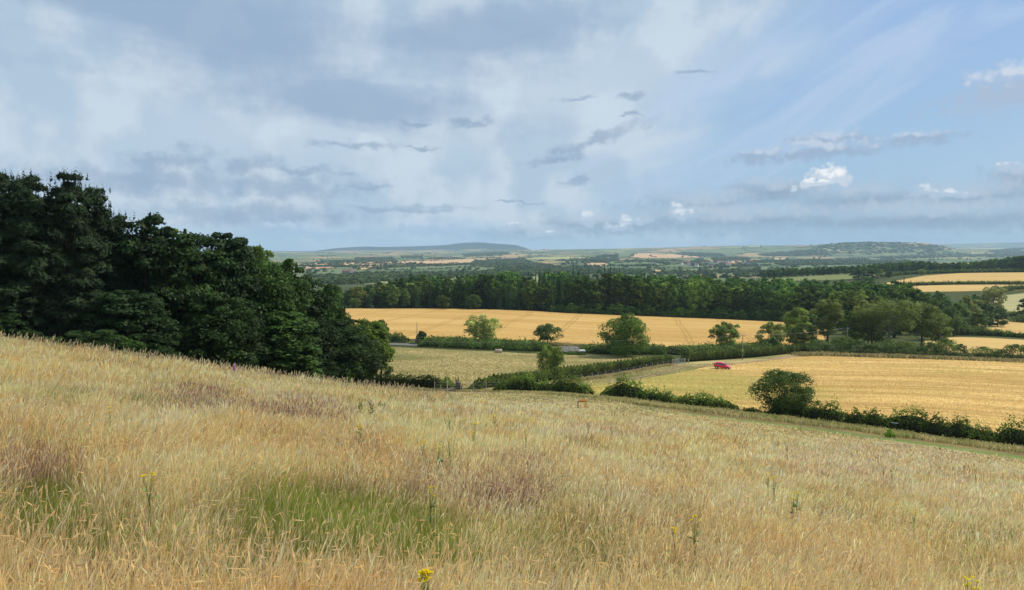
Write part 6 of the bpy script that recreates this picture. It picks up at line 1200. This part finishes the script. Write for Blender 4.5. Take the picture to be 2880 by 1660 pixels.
def heads(n, y0, y1, seed):
    """fat seed heads of the tall grasses nearest the camera: crossed spindles on a bent stem"""
    rng = np.random.default_rng(seed); x, y = scatter(n, y0, y1, -0.8, 0.8, 1.4, rng); z = zf(x, y); W_ = sward_colour(x, y, z); k = rng.random(n) > np.maximum(W_['purple'] * 0.5, W_['green'] * 0.8); x, y, z = x[k], y[k], z[k]; n = len(x)
    h = rng.uniform(0.42, 0.75, n); L = rng.uniform(0.035, 0.085, n); rad = rng.uniform(0.002, 0.0048, n); lx = rng.normal(0.12, 0.2, n); ly = rng.normal(0, 0.16, n); droop = rng.uniform(0, 1, n) ** 4 * 1.5
    top = np.stack([x + lx * h, y + ly * h, z + h * (1 - 0.25 * (lx ** 2 + ly ** 2))], 1); ax_ = unit(np.stack([lx + np.sign(lx) * droop, ly, 1.0 - droop * 0.9], 1)); col = np.where((rng.random(n) < 0.5)[:, None], GC['pale'] * 1.05, GC['straw'] * 1.15) * rng.uniform(0.8, 1.2, n)[:, None]; col = np.where((rng.random(n) < 0.12)[:, None], np.array([0.70, 0.50, 0.32]), col)
    Vs, Cs = [], []
    for ph in (0.0, 1.57):
        s = unit(np.cross(ax_, np.stack([np.cos(ph) + 0 * x, np.sin(ph) + 0 * x, 0.2 + 0 * x], 1)))
        for k0, k1, w0, w1 in ((0, 0.3, 0.3, 1.0), (0.3, 0.7, 1.0, 0.85), (0.7, 1.0, 0.85, 0.15)):
            a = top + ax_ * (L * k0)[:, None]; b = top + ax_ * (L * k1)[:, None]; Vs.append(np.stack([a - s * (rad * w0)[:, None], a + s * (rad * w0)[:, None], b + s * (rad * w1)[:, None], b - s * (rad * w1)[:, None]], 1)); Cs.append(np.repeat(col[:, None, :] * (0.9 + 0.2 * k0), 4, 1))
    V = np.concatenate(Vs).reshape(-1, 3); C = np.concatenate(Cs).reshape(-1, 3); Q = np.arange(len(V)).reshape(-1, 4)
    cu = np.zeros(n); lean = np.stack([lx, ly], 1); V2, Q2, C2 = ribbons(np.stack([x, y, z], 1), h * (1 - 0.25 * (lx ** 2 + ly ** 2)), lean, np.full(n, 0.0015), col * 0.7, col * 0.9, 4, [1, 1, 1, 0.8], cu, rng)
    V2 = V2.reshape(n, 4, 2, 3); V2[:, :, :, :2] = V2[:, :, :, :2]; V2 = V2.reshape(-1, 3)
    o = link('seed_heads', mesh_np('seed_heads', np.concatenate([V, V2]), np.concatenate([Q, Q2 + len(V)]), [M_GRASS], col=np.concatenate([C, C2]))); tag(o, 'pale seed heads of the tall near grasses', 'grass', kind='stuff')
heads(int(26000 * QG), 3.2, 16, 7)
def tussocks(n, per, seed):
    """taller arching clumps with feathery pale heads that stand out of the even sward"""
    rng = np.random.default_rng(seed); cx, cy = scatter(n, 3.6, 34, -0.8, 0.8, 1.15, rng); k = rng.random(n) < np.clip((fb(cx, cy, 2.4, 140) - 0.32) * 4, 0.05, 1); wg = sward_colour(cx, cy, zf(cx, cy)); k &= rng.random(n) > np.maximum(wg['green'] * 1.3, wg['purple'] * 0.9); cx, cy = cx[k], cy[k]; n = len(cx)
    ci = np.repeat(np.arange(n), per); m = len(ci); sp_ = rng.uniform(0.06, 0.22, n)[ci]; dx, dy = rng.normal(0, 1, m), rng.normal(0, 1, m); x, y = cx[ci] + dx * sp_, cy[ci] + dy * sp_; z = zf(x, y)
    h = rng.uniform(0.50, 0.74, n)[ci] * rng.uniform(0.75, 1.15, m); px = y / 747.0; w = np.maximum(0.0016, px * 0.17); wind = rng.normal(0.16, 0.14, n)[ci]
    lean = np.stack([wind + dx * 0.10 + rng.normal(0, 0.07, m), dy * 0.10 + rng.normal(0, 0.1, m)], 1); tone = rng.choice(4, n, p=[0.42, 0.3, 0.16, 0.12])[ci]; base = np.stack([GC['pale'], GC['straw'], GC['orange'], GC['straw'] * 0.8])[tone] * rng.uniform(0.75, 1.2, m)[:, None]
    hd = np.clip(base * rng.uniform(0.95, 1.25, m)[:, None], 0, 0.88); V, Q, C = ribbons(np.stack([x, y, z], 1), h, lean, w, base * 0.6, base * 0.9, 6, [1, 0.9, 0.8, 1.3, rng.uniform(2.0, 3.6, m), 0.3], rng.uniform(0, 1, m) ** 1.6 * 1.1, rng, hd)
    o = link('grass_tussocks', mesh_np('grass_tussocks', V, Q, [M_GRASS], col=C)); tag(o, 'taller arching tussocks with feathery pale heads', 'grass', kind='stuff')
tussocks(int(1500 * QG), 30, 17)
def plumes(n, seed):
    """thin tall stalks that stand against the dark wood on the skyline and across the slope"""
    rng = np.random.default_rng(seed); u = rng.uniform(-0.75, -0.08, n); y = rng.uniform(28, 37, n); x = u * y; z = zf(x, y); h = rng.uniform(0.55, 0.85, n) * (0.85 + 0.3 * fb(x, y, 2.0, 3)); w = np.full(n, 0.008); lean = np.stack([rng.normal(0.12, 0.14, n), rng.normal(0, 0.1, n)], 1)
    col = np.array([[0.62, 0.50, 0.30]]) * rng.uniform(0.6, 1.2, n)[:, None]
    V, Q, C = ribbons(np.stack([x, y, z], 1), h, lean, w, col * 0.6, col * 0.8, 6, [1, 0.9, 0.8, 0.8, 2.2, 0.4], rng.uniform(0, 0.5, n), rng, col); o = link('tall_grass_stalks', mesh_np('tall_grass_stalks', V, Q, [M_GRASS], col=C)); tag(o, 'tall pale stalks along the brow of the slope', 'grass', kind='stuff')
plumes(1900, 8)
def haze_of_panicles(n, y0, y1, seed):
    """fine purplish brown panicles of bent grass, drawn as clouds of tiny flecks where that grass grows"""
    rng = np.random.default_rng(seed); x, y = scatter(n, y0, y1, -0.8, 0.8, 1.3, rng); z = zf(x, y); W_ = sward_colour(x, y, z); k = rng.random(n) < np.clip(W_['purple'] * 1.2, 0.02, 1); x, y, z = x[k], y[k], z[k]; n = len(x)
    h = rng.uniform(0.36, 0.60, n); m = 7; ci = np.repeat(np.arange(n), m); P = np.stack([x[ci] + rng.normal(0, 0.028, n * m), y[ci] + rng.normal(0, 0.028, n * m), z[ci] + h[ci] - rng.uniform(0, 0.15, n * m)], 1); s = np.maximum(0.0022, y[ci] / 747 * 0.28) * rng.uniform(0.7, 1.3, n * m)
    V = leaf_quads(P, unit(rng.normal(size=P.shape)), s, 0.5, rng); col = np.array([[0.40, 0.26, 0.205]]) * rng.uniform(0.7, 1.4, len(P))[:, None]; o = link('bent_grass_panicles', mesh_np('bent_grass_panicles', V, np.arange(len(V)).reshape(-1, 4), [M_GRASS], col=np.repeat(col, 4, 0))); tag(o, 'fine purplish panicles of bent grass', 'grass', kind='stuff')
haze_of_panicles(int(70000 * QG), 4, 30, 9)
# rough grass on verges, field margins and hedge feet; short tufts in the crops
def tufts(name, label, regions, hh, cols, seed, wpx=0.55, upright=0.25):
    rng = np.random.default_rng(seed); X_, Y_, H_ = [], [], []
    for lo, hi_, ymin, ymax, n, h in regions:
        u = rng.uniform(lo, hi_, n); y = np.exp(rng.uniform(math.log(ymin), math.log(ymax), n)); X_.append(u * y); Y_.append(y); H_.append(np.full(n, h))
    return X_, Y_, H_
def belt(name, label, line, width, n, h, cols, seed, wpx=0.5):
    """tall rough grass along a line of world points"""
    rng = np.random.default_rng(seed); P = np.array([p[:2] for p in line]); s = np.concatenate([[0], np.cumsum(np.hypot(*np.diff(P, axis=0).T))]); q = rng.random(n) * s[-1]; x = np.interp(q, s, P[:, 0]) + rng.normal(0, width / 2.5, n) * 0.5; y = np.interp(q, s, P[:, 1]) + rng.normal(0, width / 2.5, n)
    z = zf(x, y); hh = h * rng.uniform(0.5, 1.15, n) * (0.7 + 0.6 * fb(x, y, 2.0, seed)); w = y / 747 * wpx * rng.uniform(0.6, 1.2, n); ci = (fb(x, y, 3.0, seed + 5) + rng.normal(0, 0.12, n)); c = np.array(cols[0])[None, :] * (1 - np.clip(ci * 2 - 0.5, 0, 1))[:, None] + np.array(cols[1])[None, :] * np.clip(ci * 2 - 0.5, 0, 1)[:, None]; c = c * rng.uniform(0.75, 1.25, n)[:, None]
    V, Q, C = ribbons(np.stack([x, y, z], 1), hh, rng.normal(0, 0.2, (n, 2)), w, c * 0.6, c, 3, [1, 0.9, 0.4], np.zeros(n), rng); o = link(name, mesh_np(name, V, Q, [M_GRASS], col=C)); tag(o, label, 'grass', kind='stuff')
belt('verge_grass', 'rough grass between the mown path and the near hedge', WL((1420, 101), (1600, 97), (1800, 92), (2000, 88), (2200, 84), (2400, 80), (2600, 76), (2800, 72), (3000, 69)), 5.0, 26000, 0.42, ((0.26, 0.29, 0.08), (0.62, 0.51, 0.24)), 11)
belt('verge_grass', 'long grass at the far edge of the golden field', WL((2240, 218), (2340, 219), (2500, 214), (2700, 211), (2880, 209), (3100, 207)), 5.0, 9000, 0.9, ((0.25, 0.24, 0.09), (0.50, 0.40, 0.19)), 12)
belt('verge_grass', 'grass under the fence beside the clipped hedge', WL((1560, 134), (1620, 142), (1700, 153), (1800, 168), (1885, 181)), 2.0, 7000, 0.45, ((0.32, 0.28, 0.12), (0.58, 0.46, 0.22)), 13)
belt('verge_grass', 'long grass along the foot of the left hedge', WL((1100, 106), (1200, 106), (1300, 106), (1400, 107)), 3.0, 4000, 0.3, ((0.26, 0.27, 0.10), (0.56, 0.45, 0.21)), 14)
belt('verge_grass', 'rough grass along the wheat margin behind the fern bank', WL((1190, 240), (1400, 241), (1600, 242), (1760, 242), (1900, 242), (2060, 251)), 2.5, 9000, 0.8, ((0.22, 0.25, 0.09), (0.50, 0.41, 0.18)), 15)
def crop(name, label, poly, n, h, cols, seed, wpx=0.5, rowdir=None, stretch=9.0, cell=3.2):
    rng = np.random.default_rng(seed); P = np.array([p[:2] for p in poly]); y = np.exp(rng.uniform(math.log(P[:, 1].min()), math.log(P[:, 1].max()), n)); um, ux = (P[:, 0] / P[:, 1]).min(), (P[:, 0] / P[:, 1]).max(); x = rng.uniform(um, ux, n) * y; c = np.zeros(n, bool)
    for k in range(len(P)):
        x1, y1 = P[k]; x2, y2 = P[(k + 1) % len(P)]; c ^= ((y1 > y) != (y2 > y)) & (x < (x2 - x1) * (y - y1) / (y2 - y1 + 1e-12) + x1)
    x, y = x[c], y[c]; n = len(x); z = zf(x, y); w = y / 747 * wpx * rng.uniform(0.6, 1.3, n)
    ca, sa = math.cos(rowdir or 0), math.sin(rowdir or 0); r1, r2 = x * ca + y * sa, -x * sa + y * ca; ci = np.clip((fb(r1 / stretch, r2, cell, seed + 3) - 0.36) * 3.2, 0, 1)[:, None]; gi = np.clip((fb(r1 / 3, r2, 16.0, seed + 9) - 0.52) * 7, 0, 1)[:, None] * (0.9 if len(cols) > 2 else 0)
    cc = np.array(cols[0]) * (1 - ci) + np.array(cols[1]) * ci
    if len(cols) > 2: PXc = (CX + F * x / y)[:, None]; gi = np.clip(gi * 0.55 + np.clip((2250 - PXc) / 500, 0, 1) * np.clip((fb(r1 / 3, r2, 9.0, seed + 19) - 0.45) * 5, 0, 1)[:, None], 0, 1); cc = cc * (1 - gi) + np.array(cols[2]) * gi
    cc = cc * rng.uniform(0.92, 1.08, n)[:, None]; hh = h * rng.uniform(0.6, 1.2, n) * (0.75 + 0.5 * ci[:, 0])
    V, Q, C = ribbons(np.stack([x, y, z], 1), hh, rng.normal(0.1, 0.5, (n, 2)), w, cc * 0.85, cc, 3, [1, 0.95, 0.5], np.zeros(n), rng); o = link(name, mesh_np(name, V, Q, [M_GRASS], col=C)); tag(o, label, 'crop', kind='stuff')
crop('barley_stalks', 'ripe barley standing in the golden field', PD((1560, 108), (1700, 104), (1900, 99), (2080, 96), (2300, 91), (2500, 87), (2700, 82), (2880, 78), (3300, 72), (3400, 206), (2880, 206), (2700, 207), (2500, 210), (2400, 212), (2300, 216), (2240, 213), (2150, 197), (2060, 187), (1990, 174), (1900, 158), (1800, 147), (1700, 136), (1600, 126), (1540, 118)), 110000, 0.2, ((0.72, 0.50, 0.20), (0.88, 0.66, 0.31), (0.52, 0.53, 0.15)), 21, 0.36, 0.26, 22.0, 1.8)
crop('pasture_tufts', 'uneven dry grass of the pasture', PD((900, 122), (1080, 115), (1290, 113), (1340, 116), (1500, 134), (1620, 154), (1750, 170), (1880, 186), (1850, 212), (1640, 217), (1400, 219), (1180, 220), (1000, 222), (900, 222)), 40000, 0.16, ((0.38, 0.32, 0.12), (0.62, 0.52, 0.26)), 22, 0.6, 0.15, 2.2, 5.0)
crop('verge_tufts', 'short dry grass beside the farm track', PD((1500, 112), (1560, 112), (1560, 118), (1700, 137), (1900, 160), (1990, 177), (2060, 188), (2050, 192), (1980, 184), (1890, 180), (1780, 163), (1700, 152), (1620, 141), (1500, 124)), 9000, 0.22, ((0.36, 0.32, 0.13), (0.62, 0.52, 0.26)), 23, 0.6)
# ---------------------------------------------------------------- labels that tell like things apart
ORD = 'first second third fourth fifth sixth seventh eighth ninth tenth eleventh twelfth thirteenth fourteenth fifteenth sixteenth seventeenth eighteenth nineteenth twentieth'.split()
def ordw(n): return ORD[n] if n < 20 else ('twenty ' + ORD[n - 20] if n < 29 else 'thirty ' + ORD[n - 30] if 30 <= n < 39 else 'thirtieth' if n == 29 else 'fortieth')
MARKS = [(960, 'the round end tree'), (1173, 'the slim left pole'), (1360, 'the cream tinged tree'), (1541, 'the small oak'), (1758, 'the big middle tree'), (1900, 'the field gate'), (2038, 'the small dappled tree'), (2238, 'the tall light tree'), (2326, 'the olive tree'), (2500, 'the spreading ash')]
RANK = ['front rank', 'second rank', 'third rank', 'fourth rank', 'fifth rank', 'sixth rank', 'seventh rank']
def relabel(kind, marks, text):
    cells = {}
    for o, px, r, k in RELAB:
        if k != kind: continue
        m = [q for q in marks if q[0] <= px]; m = m[-1] if m else None; cells.setdefault((r if kind in ('plant', 'strip') else 0, m[1] if m else None), []).append((px, o))
    for (r, m), L in cells.items():
        L.sort(key=lambda t: t[0])
        if m is None: L = L[::-1]
        for i, (px, o) in enumerate(L):
            side = 'right' if m else 'left'; o['label'] = text(o, RANK[r] if r < len(RANK) else 'back rank', ordw(i), side, m or marks[0][1])
sp = lambda o: 'dark conifer' if o.name.startswith('conifer') else 'green broadleaf tree'
relabel('plant', MARKS, lambda o, r, n, s, m: '%s, %s of plantation, %s to the %s above %s' % (sp(o), r, n, s, m))
relabel('strip', [(2130, 'its left end'), (2415, 'the large rounded trees'), (2592, 'the tiny yellow tree')], lambda o, r, n, s, m: 'dark tree, %s of the far wooded strip, %s %s of %s' % (r, n, s, m))
relabel('spire', [(1500, 'the small oak'), (1690, 'the big middle tree'), (1850, 'the field gate'), (2400, 'the spreading ash')], lambda o, r, n, s, m: 'conifer spire above the plantation skyline, %s counted rightward from above %s' % (n, m))
relabel('deep', [(-50, 'the bare trunk pine'), (96, 'the tallest pine'), (282, 'the shoulder pine'), (425, 'the dark broadleaf'), (545, 'the domed tree'), (720, 'the sunlit tree'), (812, 'the fresh green tree')], lambda o, r, n, s, m: 'dark tree deep in the wood, %s to the %s behind %s' % (n, s, m))
relabel('shrub', [(-9999, 'the left edge')], lambda o, r, n, s, m: 'shadowy shrub at the foot of the dark wood, %s from the left edge' % n)
def _hl():
    for lo, hi_, where in ((0, 24, 'in the main village'), (24, 99, 'right of the village')):
        L = sorted([(px, i, o) for o, px, i, k in RELAB if k == 'house' and lo <= i < hi_], key=lambda t: t[0])
        for n, (px, i, o) in enumerate(L): o['label'] = '%s far house with %s roof, %s from the left %s' % (('buff', 'white', 'brick')[i % 3], ('grey slate', 'brown tiled')[i % 2], ordw(n), where)
_hl()
# ---------------------------------------------------------------- the air
def haze():
    mb = MB(); mb.box((0, 8700, 15), (52000, 17600, 230)); m = bpy.data.materials.new('haze'); m.use_nodes = True; nt = m.node_tree; nt.nodes.clear()
    o = nt.nodes.new('ShaderNodeOutputMaterial'); v = nt.nodes.new('ShaderNodeVolumePrincipled'); v.inputs['Color'].default_value = (0.53, 0.75, 1.0, 1); v.inputs['Density'].default_value = HAZE
    v.inputs['Anisotropy'].default_value = 0.0; nt.links.new(v.outputs[0], o.inputs['Volume']); tag(mb.build('haze', m), kind='stuff')
HAZE = 6.4e-5
haze()
